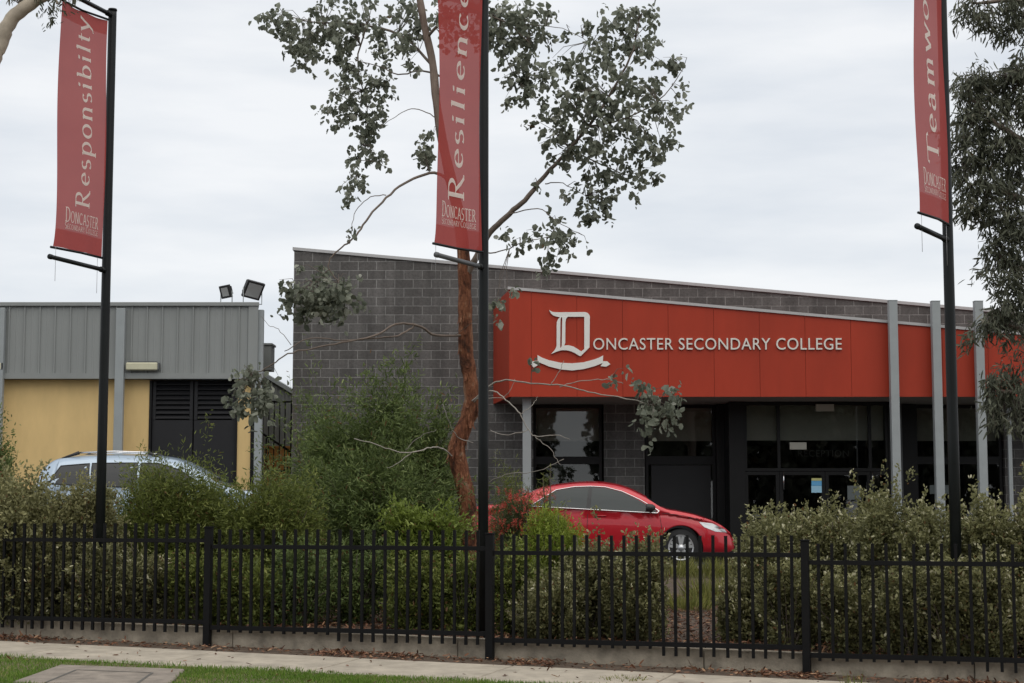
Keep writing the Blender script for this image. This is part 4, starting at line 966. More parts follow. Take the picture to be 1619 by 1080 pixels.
# red sedan: x from tail to nose
LR = 4.8
rt = [(0,.72),(.03,.92),(.12,1.04),(.35,1.075),(.62,1.10),(.95,1.22),(1.35,1.375),(1.8,1.45),(2.2,1.475),(2.55,1.455),(2.9,1.37),(3.25,1.20),(3.55,1.02),(3.8,.965),(4.1,.90),(4.4,.80),(4.6,.70),(4.72,.60),(4.8,.46)]
rb = [(0,.92),(.5,.99),(1.2,1.06),(2.2,1.01),(3.2,.945),(3.6,.93),(4.0,.86),(4.4,.78),(4.8,.5)]
w_r1 = [(1.16,1.075),(1.62,1.35),(1.95,1.405),(2.20,1.412),(2.16,1.025)]
w_r2 = [(2.23,1.020),(2.27,1.412),(2.50,1.398),(2.80,1.32),(3.10,1.175),(3.42,.985),(3.40,.955)]
Yc = 31.35; zc = zcp(2) + .01
nose = at(1163, 862, Yc - .6)
rzr = R(-4)
def trimchrome(): return (M['chrome'], .007)
def redmore(root, sy):
    mb = MB(); mb.box(4.55, 4.79, -.45, .45, .32, .44); mb.build('lower_grille', M['plastic'], root, local=True)
    mb = MB(); mb.tube([(4.60, -.62, .36), (4.76, -.58, .36)], .05, 10); mb.tube([(4.60, .62, .36), (4.76, .58, .36)], .05, 10); mb.build('fog_lamp', M['lamp'], root, local=True)
car('red_sedan', 'red four door sedan parked under the red canopy, nose to the right', (nose.x - LR*math.cos(rzr), Yc - LR*math.sin(rzr)*.5, zc), rzr, LR, 1.82, rt, rb, M['carred'], (1.0, 3.84), .335, [w_r1, w_r2],
    dict(wind=(2.72, 3.5), rear=(.68, 1.35), trim=None, outline=[(1.15,1.07),(1.62,1.362),(1.95,1.418),(2.24,1.426),(2.50,1.412),(2.80,1.334),(3.12,1.185),(3.46,.985),(3.42,.945),(2.2,1.012)], pillar=[(2.145,1.024),(2.245,1.020),(2.285,1.414),(2.185,1.414)], glass=M['glasslight'], lamps=[[(4.16,.79),(4.40,.765),(4.62,.655),(4.66,.60),(4.45,.62),(4.25,.70)]], tail=[[(.04,.78),(.05,.95),(.32,1.0),(.42,.93),(.25,.80)]],
         gaps=[[(2.19,1.02),(2.17,.6),(2.14,.3)], [(3.46,.95),(3.50,.7),(3.40,.3)], [(1.18,1.06),(1.30,.8),(1.42,.62)], [(3.5,.945),(3.9,.90),(4.2,.82)]],
         handles=[(2.42,.90),(1.42,.95)], mirror=(3.30,.99), mirrormat=M['plastic'], more=redmore))
# silver-blue wagon
LS = 4.55
st = [(0,.80),(.04,1.05),(.14,1.40),(.34,1.60),(.6,1.655),(1.1,1.685),(1.7,1.69),(2.3,1.66),(2.75,1.575),(3.15,1.38),(3.5,1.17),(3.75,1.07),(4.1,1.0),(4.35,.90),(4.48,.75),(4.55,.55)]
sb = [(0,1.05),(1.0,1.09),(2.5,1.05),(3.4,1.0),(4.0,.95),(4.55,.6)]
ws1 = [(.34,1.16),(.52,1.50),(1.05,1.545),(1.10,1.13)]
ws2 = [(1.15,1.13),(1.10,1.55),(1.95,1.56),(1.98,1.10)]
ws3 = [(2.04,1.10),(2.02,1.56),(2.35,1.545),(2.75,1.43),(3.30,1.09),(3.28,1.05)]
Ys = 32.6
tail = at(46, 765, Ys - .9)
car('silver_wagon', 'pale silver blue wagon with roof rails half hidden by bushes before the yellow building', (tail.x, Ys, zcp(-7) + .02), R(0), LS, 1.78, st, sb, M['carsilver'], (.85, 3.55), .34, [ws1, ws2, ws3],
    dict(wind=(2.5, 3.45), rear=(.06, .34), trim=(M['plastic'], .012), lamps=[[(4.0,.86),(4.3,.84),(4.44,.70),(4.2,.70)]], tail=[[(.05,.80),(.08,1.0),(.20,1.04),(.24,.84)]],
         gaps=[[(2.0,1.08),(2.0,.35)], [(3.3,1.02),(3.2,.35)], [(1.12,1.1),(1.2,.6)]], handles=[(2.2,.98),(1.25,1.0)], mirror=(3.1,1.08), rails=(.80, 2.1)))
# ------------------------------------------------------------------ central gum tree
YT = 20.6
def cat(pts, sub=5):
    out = []; n = len(pts)
    for i in range(n-1):
        p0, p1, p2, p3 = [Vector(pts[j]) for j in (max(0,i-1), i, i+1, min(n-1,i+2))]
        for k in range(sub):
            t = k/sub; out.append(.5*((2*p1)+(-p0+p2)*t+(2*p0-5*p1+4*p2-p3)*t*t+(-p0+3*p1-3*p2+p3)*t**3))
    out.append(Vector(pts[-1])); return out
def pxpath(pts, Y, jit=0): return [at(p[0], p[1], Y + (p[2] if len(p) > 2 else 0)) for p in pts]
def limb(mb, pts, Y, r0, r1, n=8, wob=.0, sub=5):
    P = cat(pxpath(pts, Y), sub); k = len(P)
    rad = [r0 + (r1 - r0) * (i/(k-1)) for i in range(k)]
    if wob: P = [p + Vector((random.gauss(0, wob), random.gauss(0, wob), random.gauss(0, wob))) for p in P]; 
    mb.tube(P, rad, n); return P
tree = empty('gum_tree', Vector((at(738, 900, YT).x, YT, gz(at(738, 900, YT).x, YT))), 'tall gum tree with peeling orange brown trunk and loose grey green round leaves', 'tree')
tz = gz(at(738,900,YT).x, YT)
trk = [(742, 960), (740, 840), (738, 790), (731, 757), (724, 728), (722, 708), (730, 684), (742, 655), (746, 625), (742, 590), (737, 560), (736, 520), (735, 470), (734, 420), (727, 350), (712, 280), (699, 220), (690, 160), (684, 100), (673, 50), (664, 0), (655, -60), (650, -160)]
rd = [.125, .12, .115, .112, .118, .115, .105, .105, .10, .095, .098, .092, .09, .088, .08, .07, .062, .055, .052, .048, .045, .04, .03]
P = cat(pxpath(trk, YT), 5); rr = [interp([(i, r_) for i, r_ in enumerate(rd)], i/5) for i in range(len(P))]
mb = MB(); mb.tube(P, [r_ * .93 * (1 + .05*math.sin(i*1.1) + random.uniform(-.04, .04)) for i, r_ in enumerate(rr)], 14)
kz = at(730, 340, YT).z; mb.m = [1 if mb.v[f[0]][2] > kz else 0 for f in mb.f]
P_TR = P; R_TR = [r_ * .93 for r_ in rr]
trunk = mb.build('trunk', [M['bark'], M['barkup']], tree)
mb = MB(); BR = []
def br(pts, r0, r1, n=7, wob=.004):
    P = limb(mb, pts, YT, r0, r1, n, wob); BR.extend(P); return P
br([(735, 440, 0), (755, 402, -.1), (775, 367, -.2), (805, 338, -.3), (835, 310, -.4), (860, 278, -.4), (885, 253, -.5), (930, 200, -.6), (970, 140, -.6), (1000, 80, -.6), (1010, 30, -.5)], .045, .008)
br([(930, 200, -.6), (980, 190, -.9), (1040, 160, -1.), (1080, 110, -1)], .014, .004, 5); br([(900, 235, -.5), (950, 260, -.2), (1000, 280, 0)], .012, .004, 5)
br([(862, 290, -.4), (890, 290, -.3), (925, 310, -.3)], .008, .003, 5); br([(800, 340, -.3), (850, 330, -.5), (880, 350, -.6), (920, 372, -.6)], .008, .003, 5)
br([(760, 400, -.1), (790, 398, -.3), (830, 382, -.5), (870, 375, -.6)], .010, .004, 5)
br([(713, 290, 0), (692, 274, -.3), (660, 280, -.4), (625, 300, -.6), (590, 335, -.8), (566, 368, -.9), (545, 388, -1.), (525, 405, -1.), (520, 425, -1), (535, 445, -1)], .020, .006, 6)
br([(610, 308, -.6), (580, 315, -.6), (560, 340, -.6), (556, 372, -.7)], .006, .003, 4); br([(520, 425, -1), (505, 440, -1), (490, 452, -1), (470, 455, -1)], .006, .003, 4)
br([(700, 200, 0), (680, 180, .2), (650, 172, .4), (625, 185, .4), (600, 200, .4)], .008, .003, 5); br([(695, 120, 0), (665, 112, .2), (630, 118, .3), (600, 105, .4), (560, 95, .4)], .014, .004, 5)
br([(688, 110, 0), (640, 60, .4), (580, 40, .6), (500, 35, .8), (450, 25, .8)], .022, .005, 6); br([(580, 40, .6), (565, 100, .6), (580, 170, .6), (575, 230, .5), (555, 280, .4)], .012, .003, 5)
br([(675, 60, 0), (720, 20, -.3), (790, 30, -.5), (840, 70, -.6)], .022, .005, 6); br([(790, 30, -.5), (800, 90, -.4), (820, 130, -.4)], .010, .004, 5)
br([(830, 40, -.5), (890, 45, -.5), (935, 70, -.6)], .005, .003, 4)
br([(734, 530, 0), (690, 530, -.4), (660, 515, -.7), (625, 513, -.9), (595, 530, -1.1), (550, 540, -1.3), (500, 550, -1.5), (455, 560, -1.6), (425, 580, -1.6), (400, 592, -1.6)], .017, .006, 6)
br([(655, 516, -.7), (630, 530, -.9), (590, 535, -1.1), (540, 538, -1.3), (490, 535, -1.5), (450, 555, -1.6)], .012, .005, 5); 
br([(460, 545, -1.5), (440, 520, -1.5), (425, 515, -1.5), (412, 500, -1.5)], .004, .002, 4)
mb.build('branches', M['barkp'], trunk)
mb = MB()
def dead(pts, r0, r1): BR.extend(limb(mb, pts, YT, r0, r1, 5, .005))
dead([(740, 640, 0), (775, 610, -.4), (800, 602, -.6), (850, 607, -.9), (900, 611, -1.1), (940, 622, -1.2), (1000, 632, -1.4), (1030, 640, -1.4)], .012, .006); dead([(885, 612, -1.), (920, 602, -1.1), (960, 600, -1.2), (985, 605, -1.2)], .006, .004)
dead([(870, 608, -1), (883, 590, -1), (892, 570, -1)], .005, .003); dead([(745, 640, 0), (775, 618, -.5), (800, 632, -.7), (822, 655, -.8), (835, 680, -.8), (850, 690, -.8), (880, 688, -.8), (900, 695, -.8)], .009, .004)
dead([(770, 630, -.5), (800, 625, -.6), (815, 600, -.6)], .005, .003); dead([(822, 655, -.8), (842, 640, -.8), (850, 628, -.8)], .005, .003); dead([(835, 680, -.8), (800, 688, -.8), (775, 680, -.6)], .006, .003)
dead([(845, 690, -.8), (870, 710, -.8), (885, 735, -.8)], .005, .003); dead([(720, 725, 0), (700, 710, -.4), (680, 708, -.6), (650, 716, -.8), (620, 712, -.9), (590, 702, -1), (560, 694, -1)], .010, .005)
dead([(650, 716, -.8), (625, 735, -.9), (612, 740, -.9)], .005, .003); dead([(640, 712, -.8), (665, 690, -.8), (690, 680, -.8)], .004, .002); dead([(748, 700, 0), (722, 690, -.3), (708, 660, -.5), (700, 640, -.5)], .006, .003)
dead([(760, 770, 0), (800, 750, -.4), (850, 745, -.6), (890, 725, -.6)], .005, .003)
mb.build('dead_twigs', M['deadtwig'], trunk)
# leaf clusters: px, py, rx, ry (pixels), depth offset, leaves
CL = [(435,28,34,26,.8,150),(475,45,38,30,.8,210),(515,30,34,34,.8,200),(500,85,40,24,.8,170),(545,60,30,40,.6,190),(580,25,36,32,.6,200),(560,110,38,26,.6,170),(600,75,22,40,.5,130),(640,18,36,24,.4,170),
      (560,150,40,26,.6,190),(598,135,24,26,.5,90),(545,182,34,20,.6,120),(580,200,32,26,.5,140),(600,170,22,24,.5,80),(575,232,28,18,.5,75),(598,240,14,22,.5,35),(552,272,16,14,.4,30),(558,292,20,28,.4,80),(618,263,10,8,.3,8),
      (655,70,24,40,.2,110),(650,40,18,22,.2,60),(672,245,24,20,-.2,90),(680,222,12,12,-.2,26),(700,20,28,26,-.2,120),(720,55,20,36,.3,100),(740,20,20,40,.3,110),(543,372,9,9,-1,12),(640,90,12,16,.2,30),
      (790,25,32,28,-.4,190),(830,20,34,24,-.5,160),(800,70,30,34,-.4,170),(845,60,28,26,-.5,130),(780,60,20,30,-.3,100),(815,115,24,20,-.4,90),(835,100,16,22,-.5,50),(865,20,20,18,-.5,45),(800,150,12,16,-.4,24),
      (905,45,12,12,-.6,14),(930,40,22,18,-.6,50),(975,25,28,24,-.6,110),(1015,20,24,22,-.6,80),(1000,60,38,28,-.6,170),(950,80,32,26,-.6,140),(900,100,30,24,-.6,110),(1030,90,26,24,-.8,90),(1070,95,22,16,-1,45),
      (860,120,30,22,-.6,110),(920,135,36,28,-.6,170),(975,120,36,30,-.7,180),(1020,140,34,28,-.8,140),(840,150,26,22,-.5,90),(880,165,34,24,-.6,130),(940,180,38,28,-.7,180),(1000,185,36,30,-.8,170),(1050,180,28,26,-1,110),
      (1075,150,12,20,-1,30),(870,205,32,20,-.6,110),(910,215,34,24,-.6,140),(960,230,36,26,-.6,150),(1010,235,34,26,-.7,130),(1055,225,22,28,-1,75),(890,245,26,16,-.5,70),(940,275,34,24,-.4,120),(985,275,30,26,-.4,110),(1020,275,20,18,-.5,45),
      (930,315,30,20,-.3,90),(965,315,22,20,-.3,60),(945,335,18,10,-.3,26),(900,290,16,10,-.3,20),(838,282,12,10,-.4,14),(850,370,30,14,-.6,60),(815,368,18,14,-.5,30),(885,375,32,16,-.6,70),(925,375,22,12,-.6,36),(875,350,18,12,-.6,28),(865,405,18,24,-.6,48),(885,400,16,14,-.6,24),
      (505,462,44,26,-1,330),(480,478,34,20,-1,150),(540,468,30,22,-1,130),(515,490,34,14,-1,110),(447,458,18,14,-1,26),(455,485,14,12,-1,16),(440,445,8,6,-1,6),(500,425,24,12,-1,44),(550,440,22,12,-1,26),
      (395,618,32,26,-1.6,250),(375,640,20,16,-1.6,60),(410,640,22,18,-1.6,70),(400,590,24,12,-1.6,60),(442,600,6,10,-1.5,4),
      (1035,628,30,20,-1.4,130),(1040,655,24,22,-1.4,110),(1032,680,16,14,-1.4,34),(1010,610,16,10,-1.4,26),(975,578,12,12,-1.2,8),(968,598,9,12,-1.2,8),(832,562,12,7,-1,6),(1065,628,10,10,-1.4,12),
      (792,478,16,12,-.6,26),(785,500,12,10,-.6,14),(800,465,8,8,-.6,8)]
C, D_, rv = [], [], []; twg = MB(); BRa = np.array([tuple(p) for p in BR])
for (px, py, rx, ry, dz, n) in CL:
    n = int(n * 1.05); c = at(px, py, YT + dz); s = YT / F; rx *= s; ry *= s; rdp = min((rx + ry) * .9, .7)
    nt_ = max(1, n // 9); dd = dirs(nt_); rad = RNG.random(nt_) ** .42
    T0 = np.array(c)[None] + dd * rad[:, None] * np.array([rx, rdp, ry])[None] * (1 + .25 * (RNG.random((nt_, 1)) < .12))
    for t0 in T0:
        m_ = max(2, int(RNG.poisson(n / nt_))); tl = .17; dirn = np.array([RNG.normal() * .8, RNG.normal() * .8, -.5 + RNG.normal() * .6]); dirn /= np.linalg.norm(dirn)
        t = RNG.random(m_); pp = t0[None] + dirn[None] * (t * tl)[:, None] + RNG.normal(size=(m_, 3)) * .028
        C.append(pp); D_.append(np.stack([RNG.normal(size=m_) * .7, RNG.normal(size=m_) * .7, -.75 + RNG.normal(size=m_) * .5], 1)); rv.append(RNG.random(m_) * .75 + RNG.random() * .25)
    i = np.argmin(((BRa - np.array(c)) ** 2).sum(1)); b0_ = Vector(BRa[i])
    for t0 in T0[::2]:
        e = Vector(t0); mid = b0_.lerp(e, .55) + Vector((random.gauss(0, .03), random.gauss(0, .03), .05)); twg.tube([b0_, mid, e], [.005, .0035, .0018], 4, cap=False)
C = np.concatenate(C); D_ = np.concatenate(D_); rv = np.concatenate(rv); s = .5 + .8 * RNG.random(len(C)) ** 1.2
leaves('crown', C, D_, .078 * s * RNG.uniform(.85, 1.25, len(C)), .058 * s, LM['gum'], tree, None, rv)
twg.build('twigs', M['twig'], trunk)
pb = MB()
for i in range(46):
    k_ = random.randint(4, 60); p = P_TR[k_]; r_ = R_TR[k_]; a = random.uniform(PI, 2*PI); h = random.uniform(.06, .22); w_ = random.uniform(.012, .03); cu = random.uniform(.01, .04)
    rad_ = Vector((math.cos(a), math.sin(a), 0)); tg = Vector((-math.sin(a), math.cos(a), 0)); vs = []
    for j in range(5):
        t_ = j/4; o_ = p + rad_*(r_*.985 + cu*t_*t_) + Vector((0, 0, -h*t_))
        vs += [o_ - tg*w_*(1-.5*t_), o_ + tg*w_*(1-.5*t_)]
    pb.add(vs, [(2*j, 2*j+1, 2*j+3, 2*j+2) for j in range(4)], 0, True)
pbo = pb.build('bark_strips', M['bark'], trunk); pbo['kind'] = 'stuff'
# ------------------------------------------------------------------ dark gum at the right edge
def narrowtree(name, label, px, Y, cl, trunkpts, limbs, lm, r0, scale=1.0, ln=.085, wd=.017, dens=1.0, barkm='barkp'):
    X = at(px, 900, Y).x; root = empty(name, (X, Y, gz(X, Y)), label, 'tree'); mb = MB(); pts = []
    P = limb(mb, trunkpts, Y, r0, r0*.55, 12, .006); tr = mb.build('trunk', M[barkm], root)
    mb = MB(); BR_ = list(P)
    for l in limbs: BR_ += limb(mb, l, Y, r0*.35, r0*.08, 7, .008)
    mb.build('limbs', M[barkm], tr)
    BRn = np.array([tuple(p) for p in BR_]); C, D_, rv = [], [], []; tw = MB(); s = Y / F
    for (px_, py_, rx, ry, dz, n) in cl:
        n = int(n * dens); c = at(px_, py_, Y + dz); nt_ = max(2, n // 14); dd = dirs(nt_); rad = RNG.random(nt_) ** .45
        T0 = np.array(c)[None] + dd * rad[:, None] * np.array([rx*s, (rx+ry)*s*.7, ry*s])[None]; i = np.argmin(((BRn - np.array(c)) ** 2).sum(1)); b0_ = Vector(BRn[i])
        for t0 in T0:
            m_ = max(3, int(RNG.poisson(n / nt_))); dirn = np.array([RNG.normal(), RNG.normal(), -.7 + RNG.normal() * .5]); dirn /= np.linalg.norm(dirn); t = RNG.random(m_)
            C.append(t0[None] + dirn[None] * (t * .2)[:, None] + RNG.normal(size=(m_, 3)) * .03)
            D_.append(np.stack([dirn[0]*.5 + RNG.normal(size=m_) * .5, dirn[1]*.5 + RNG.normal(size=m_) * .5, -.8 + RNG.normal(size=m_) * .45], 1)); rv.append(RNG.random(m_) * .7 + RNG.random() * .3)
        for t0 in T0[::3]:
            e = Vector(t0); tw.tube([b0_, b0_.lerp(e, .5) + Vector((0, 0, .06)), e], [.006, .004, .002], 4, cap=False)
    C = np.concatenate(C); D_ = np.concatenate(D_); rv = np.concatenate(rv); q = .6 + .8 * RNG.random(len(C))
    leaves('crown', C, D_, ln * q, wd * q, lm, root, None, rv); tw.build('twigs', M['twig'], tr); return root
cl = [(1535,12,24,18,0,260),(1560,28,18,16,0,150),(1600,12,28,24,0,330),(1612,45,16,26,0,160),(1640,60,30,40,0,200),
      (1540,118,26,18,0,200),(1560,130,26,22,.2,260),(1530,140,18,20,0,140),(1590,125,24,22,.2,260),(1615,110,22,26,0,260),(1550,165,30,24,0,300),(1590,170,30,26,.2,340),(1525,185,20,20,0,140),(1620,165,24,30,0,260),
      (1520,215,18,22,0,170),(1555,210,30,24,.1,320),(1595,215,30,26,0,340),(1525,250,22,22,0,210),(1565,250,30,24,.1,320),(1605,255,30,26,0,340),(1520,290,18,22,0,160),(1555,290,28,22,0,280),(1595,295,30,24,.1,340),
      (1530,320,22,18,0,190),(1560,325,26,18,0,230),(1600,330,28,24,0,320),(1580,350,26,20,0,230),(1612,365,22,24,0,260),(1575,385,22,20,0,200),(1600,400,26,22,0,260),(1572,430,22,18,0,150),(1602,440,26,24,0,260),(1615,470,20,24,0,220),
      (1590,480,24,20,0,210),(1565,505,22,18,0,170),(1595,515,26,18,0,230),(1550,525,18,12,0,90),(1590,585,22,16,0,120),(1570,605,20,18,0,130),(1600,610,24,22,0,220),(1575,635,22,16,0,140),(1605,645,20,20,0,150),(1590,660,16,12,0,60),(1618,560,16,20,0,90),(1640,200,30,120,0,500),(1645,420,26,140,0,500)]
narrowtree('dark_gum_tree', 'dense dark narrow leaved gum tree cut by the right edge of the photo', 1720, 17.2, cl, [(1730, 1010), (1725, 800), (1712, 600), (1700, 400), (1680, 200), (1660, 0), (1640, -150)],
    [[(1712,600),(1660,560),(1610,520),(1570,510)], [(1706,500),(1650,440),(1600,420),(1575,400)], [(1700,400),(1640,330),(1580,300),(1530,290)], [(1690,300),(1640,240),(1580,200),(1530,150)], [(1680,200),(1640,150),(1600,120)], [(1660,0),(1610,0),(1545,5)], [(1714,650),(1660,620),(1600,620),(1575,615)]], LM['gumdark'], .16, dens=1.35)
# limb at top left
narrowtree('pale_gum_tree', 'pale smooth gum limb reaching in at the top left corner', -120, 17.0, [(84,6,12,8,0,34),(96,14,8,8,0,20),(60,-14,40,8,0,120),(120,-20,40,12,0,120),(-30,-60,80,50,0,300)], [(-150, 1000), (-140, 700), (-110, 400), (-60, 220), (-22, 120), (-2, 75), (14, 38), (48, 6), (100, -30), (160, -60)], [[(0,85),(8,74),(10,68)], [(48,2),(75,-6),(92,6)]], LM['gumdark'], .105, barkm='gumlimb', ln=.07)
# ------------------------------------------------------------------ garden shrubs
def sh(name, label, px, pyt, hwpx, Y, shoots, per, ln, wd, m, z0=None, ry=None, **k):
    c = at(px, pyt, Y); rx = hwpx * Y / F; g = gz(c.x, Y)
    return shrub(name, label, (c.x, Y), rx, ry or rx*.8, (g if z0 is None else z0), c.z, shoots, per, ln, wd, m, **k)
G1 = 'small leaved hedge shrubs along the right of the fence'
hd = dict(stick=.30, spread=.023, up=1.2, lump=.16, low=.55, shell=(.62, 1.0), spikes=.08, clump=11, kvar=.11)
for i, (px, pt, hw, Y, lab) in enumerate(((1215, 806, 62, 17.2, 'small leaved shrub at the left end of the tall right hedge'), (1300, 796, 66, 17.1, 'small leaved shrub below the blue door notice in the right hedge'), (1392, 780, 66, 16.7, 'tall small leaved shrub under the first canopy post in the right hedge'), (1478, 790, 68, 16.3, 'small leaved shrub left of the right banner pole base'), (1562, 786, 62, 16.0, 'small leaved shrub right of the right banner pole base'), (1640, 770, 66, 15.8, 'small leaved shrub cut by the right edge of the photo'))):
    sh('hedge_shrub', lab, px, pt, hw, Y, 1050, 26, .033, .018, LM['silver'], ry=.55, group=G1, **hd)
for i, (px, pt, hw, Y, lab) in enumerate(((1168, 910, 38, 17.0, 'low small leaved shrub beside the yellow grass tuft'), (1245, 880, 60, 16.3, 'low small leaved shrub behind the right fence post'), (1340, 885, 60, 15.9, 'low small leaved shrub behind the fence right of its post'), (1440, 890, 62, 15.65, 'low small leaved shrub under the right banner'), (1550, 890, 66, 15.35, 'low small leaved shrub behind the far right pickets'))):
    sh('low_shrub', lab, px, pt, hw, Y, 380, 22, .036, .020, LM['silver'], ry=.28, group='low front shrubs behind the fence', **hd)
for px, pt, hw, Y, lab in ((925, 858, 58, 17.3, 'silvery shrub right of the lime green bush'), (985, 840, 52, 17.1, 'silvery shrub with pointed shoots in front of the red car door'), (1022, 846, 38, 17.0, 'silvery shrub in front of the red car front wheel arch'), (870, 900, 62, 17.0, 'silvery shrub low behind the pickets right of the centre post')):
    sh('silver_shrub', lab, px, pt, hw, Y, 680, 24, .034, .018, LM['silver'], group='silvery shrubs in front of the red car', ry=.45, **hd)
sh('lime_shrub', 'bright lime green feathery shrub before the red car rear door', 872, 806, 56, 18.2, 1900, 18, .046, .009, LM['lime'], stick=.3, spread=.04, up=.8, lump=.25, low=.6)
sh('bottlebrush_leafy', 'dark bottlebrush shrub with red brushes beside the centre pole', 815, 770, 52, 19.0, 900, 15, .05, .007, LM['bottle'], stick=.35, spread=.05, up=1.0, low=.55)
bt = bpy.data.objects['bottlebrush_leafy']; bt.name = 'bottlebrush_shrub'
Cb, Db = [], []
for i in range(95):
    px = random.gauss(818, 30); py = random.uniform(782, 850) - max(0, (px - 815)) * .25; p = np.array(at(px, py, 18.9 + random.uniform(-.35, .2))); ax = np.array([random.gauss(0, .4), random.gauss(0, .4), 1.]); ax /= np.linalg.norm(ax)
    n = 30; t = RNG.random(n) * .09; Cb.append(p[None] + ax[None] * t[:, None]); Db.append(dirs(n) + ax[None] * .3)
leaves('flowers', np.concatenate(Cb), np.concatenate(Db), .028, .006, LM['flower'], bt, DT)
for px, pt, hw, Y, n, lab in ((612, 606, 84, 21.9, 3000, 'tallest dark green feathery wattle left of the gum trunk'), (545, 640, 84, 21.5, 2400, 'dark green feathery wattle in front of the block wall, left of the tallest one'), (676, 660, 74, 21.3, 2000, 'dark green feathery wattle just left of the gum trunk'), (600, 700, 120, 20.6, 2600, 'broad dark green wattle low in front of the taller ones')):
    sh('acacia_shrub', lab, px, pt, hw, Y, n, 22, .068, .014, LM['deep'], stick=.5, spread=.05, up=.3, lump=.34, low=.45, spikes=.07, kvar=.2, clump=16, shell=(.4, 1.05))
sh('acacia_shrub', 'dark green feathery shrub against the left end of the block wall', 500, 650, 82, 22.2, 1700, 17, .06, .012, LM['deep'], spikes=.1, kvar=.22, stick=.45, spread=.07, up=.5, lump=.3, low=.4)
sh('feathery_shrub', 'olive green feathery shrub in front of the wagon', 272, 740, 104, 19.4, 3400, 20, .05, .010, LM['mid'], kvar=.16, stick=.42, spread=.06, up=.5, lump=.28, low=.5)
sh('feathery_shrub', 'olive green feathery shrub between the wagon and the wattle', 428, 748, 92, 19.2, 3000, 19, .05, .011, LM['mid'], stick=.38, spread=.06, up=.6, lump=.22, low=.5)
sh('feathery_shrub', 'olive shrub right of the left banner pole hiding the wagon door', 225, 775, 50, 19.0, 1100, 18, .05, .010, LM['mid'], stick=.38, spread=.05, up=.6, lump=.25, low=.5)
sh('feathery_shrub', 'dark green shrub before the wagon windscreen', 335, 762, 60, 20.2, 1300, 18, .05, .011, LM['deep'], stick=.38, spread=.05, up=.6, lump=.25, low=.5)
sh('bright_shrub', 'bright green leafy shrub at the foot of the gum trunk', 672, 788, 70, 18.3, 1300, 17, .052, .020, LM['limed'], stick=.3, spread=.05, up=.6, lump=.25, low=.6)
sh('thin_shrub', 'pale green thin shrub behind the centre pole', 806, 722, 46, 22.3, 700, 14, .05, .006, LM['mid'], stick=.4, spread=.06, up=.9, lump=.3)
sh('thin_shrub', 'sparse green shoots in front of the dark window', 868, 722, 30, 22.6, 120, 12, .055, .007, LM['mid'], stick=.4, spread=.05, up=1.2)
sh('grey_shrub', 'grey green leafy shrub at the left growing through the fence', 42, 754, 110, 18.6, 2500, 26, .041, .021, LM['grey'], stick=.34, spread=.033, up=.8, lump=.32, low=.5, clump=12, kvar=.12, spikes=.03)
sh('grey_shrub', 'grey green shrub spilling over the edging in front of the left pickets', 66, 850, 118, 18.32, 900, 24, .037, .020, LM['silver'], stick=.3, spread=.026, up=.6, lump=.3, low=.5, ry=.42, clump=10, kvar=.15)
sh('grey_shrub', 'yellow tinged leafy shrub left of the left banner pole', 140, 758, 56, 18.5, 1000, 22, .042, .019, LM['grey'], stick=.34, spread=.05, up=.8, lump=.2, low=.55)
sh('edge_shrub', 'dark green shrub at the left edge beside the yellow wall', -8, 650, 46, 24.0, 1300, 15, .05, .016, LM['deep'], stick=.35, spread=.05, up=.6, lump=.2)
for px, pt, hw, Y, m, lab in ((152, 862, 44, 17.95, 'silver', 'low shrub hiding the foot of the left banner pole'), (1500, 876, 46, 15.45, 'silver', 'low shrub hiding the foot of the right banner pole'), (230, 870, 70, 18.2, 'silver', 'low shrub behind the pickets right of the left banner pole'), (320, 868, 60, 18.0, 'mid', 'low shrub behind the left fence post'), (390, 872, 60, 18.0, 'mid', 'low olive shrub behind the pickets right of the left fence post'), (470, 860, 60, 18.2, 'deep', 'low dark shrub behind the pickets under the wattle'),
                          (560, 850, 70, 18.6, 'deep', 'dark shrub behind the middle of the second fence panel'), (655, 868, 60, 17.8, 'mid', 'low shrub behind the pickets under the bright green shrub'), (735, 868, 50, 17.6, 'mid', 'low shrub left of the centre fence post'), (815, 862, 50, 17.5, 'mid', 'low shrub under the bottlebrush')):
    sh('understorey_shrub', lab, px, pt, hw, Y, 520, 20, .045, .017, LM[m], stick=.32, spread=.035, up=.6, lump=.3, clump=9, kvar=.15, group='low shrubs behind the fence', low=.55)
# yellow-green tufts, weeds
def tuft(name, label, px, py, Y, n, h, rad, m, cat_='grass', lean=.5):
    c = at(px, py, Y); g = gz(c.x, Y); a = RNG.random(n) * 2 * PI; r_ = RNG.random(n) ** .7 * rad
    C = np.stack([c.x + np.cos(a) * r_, Y + np.sin(a) * r_, np.full(n, g - .01)], 1); D_ = np.stack([np.cos(a) * lean * RNG.random(n), np.sin(a) * lean * RNG.random(n), np.ones(n)], 1)
    o = leaves(name, C, D_, h * (.5 + .6 * RNG.random(n)), .012, m, None, DT); return tag(o, label, cat_)
for px, Y, h, lab in ((1060, 26.5, .5, 'grass tuft at the kerb under the red car, left one'), (1110, 27, .5, 'grass tuft at the kerb under the red car, middle one'), (1150, 27.2, .5, 'grass tuft at the kerb under the red car nose'), (1190, 26.5, .5, 'grass tuft at the kerb right of the red car'), (1125, 21.5, .55, 'yellow green grass tuft below the red car bumper, left one'), (1160, 22.0, .55, 'yellow green grass tuft below the red car bumper, right one'), (1085, 20.5, .35, 'yellow green grass tuft under the red car wheel')):
    tuft('grass_tuft', lab, px, 930, Y, 300, h * .8, .30, LM['drygrass'], 'grass tuft', 1.1)
tuft('weed', 'green weed sprouting at the foot of the edging right of the fence post', 1351, 1060, slabpt(1351, 1072).y, 42, .26, .05, LM['mid'], 'weed', .6)
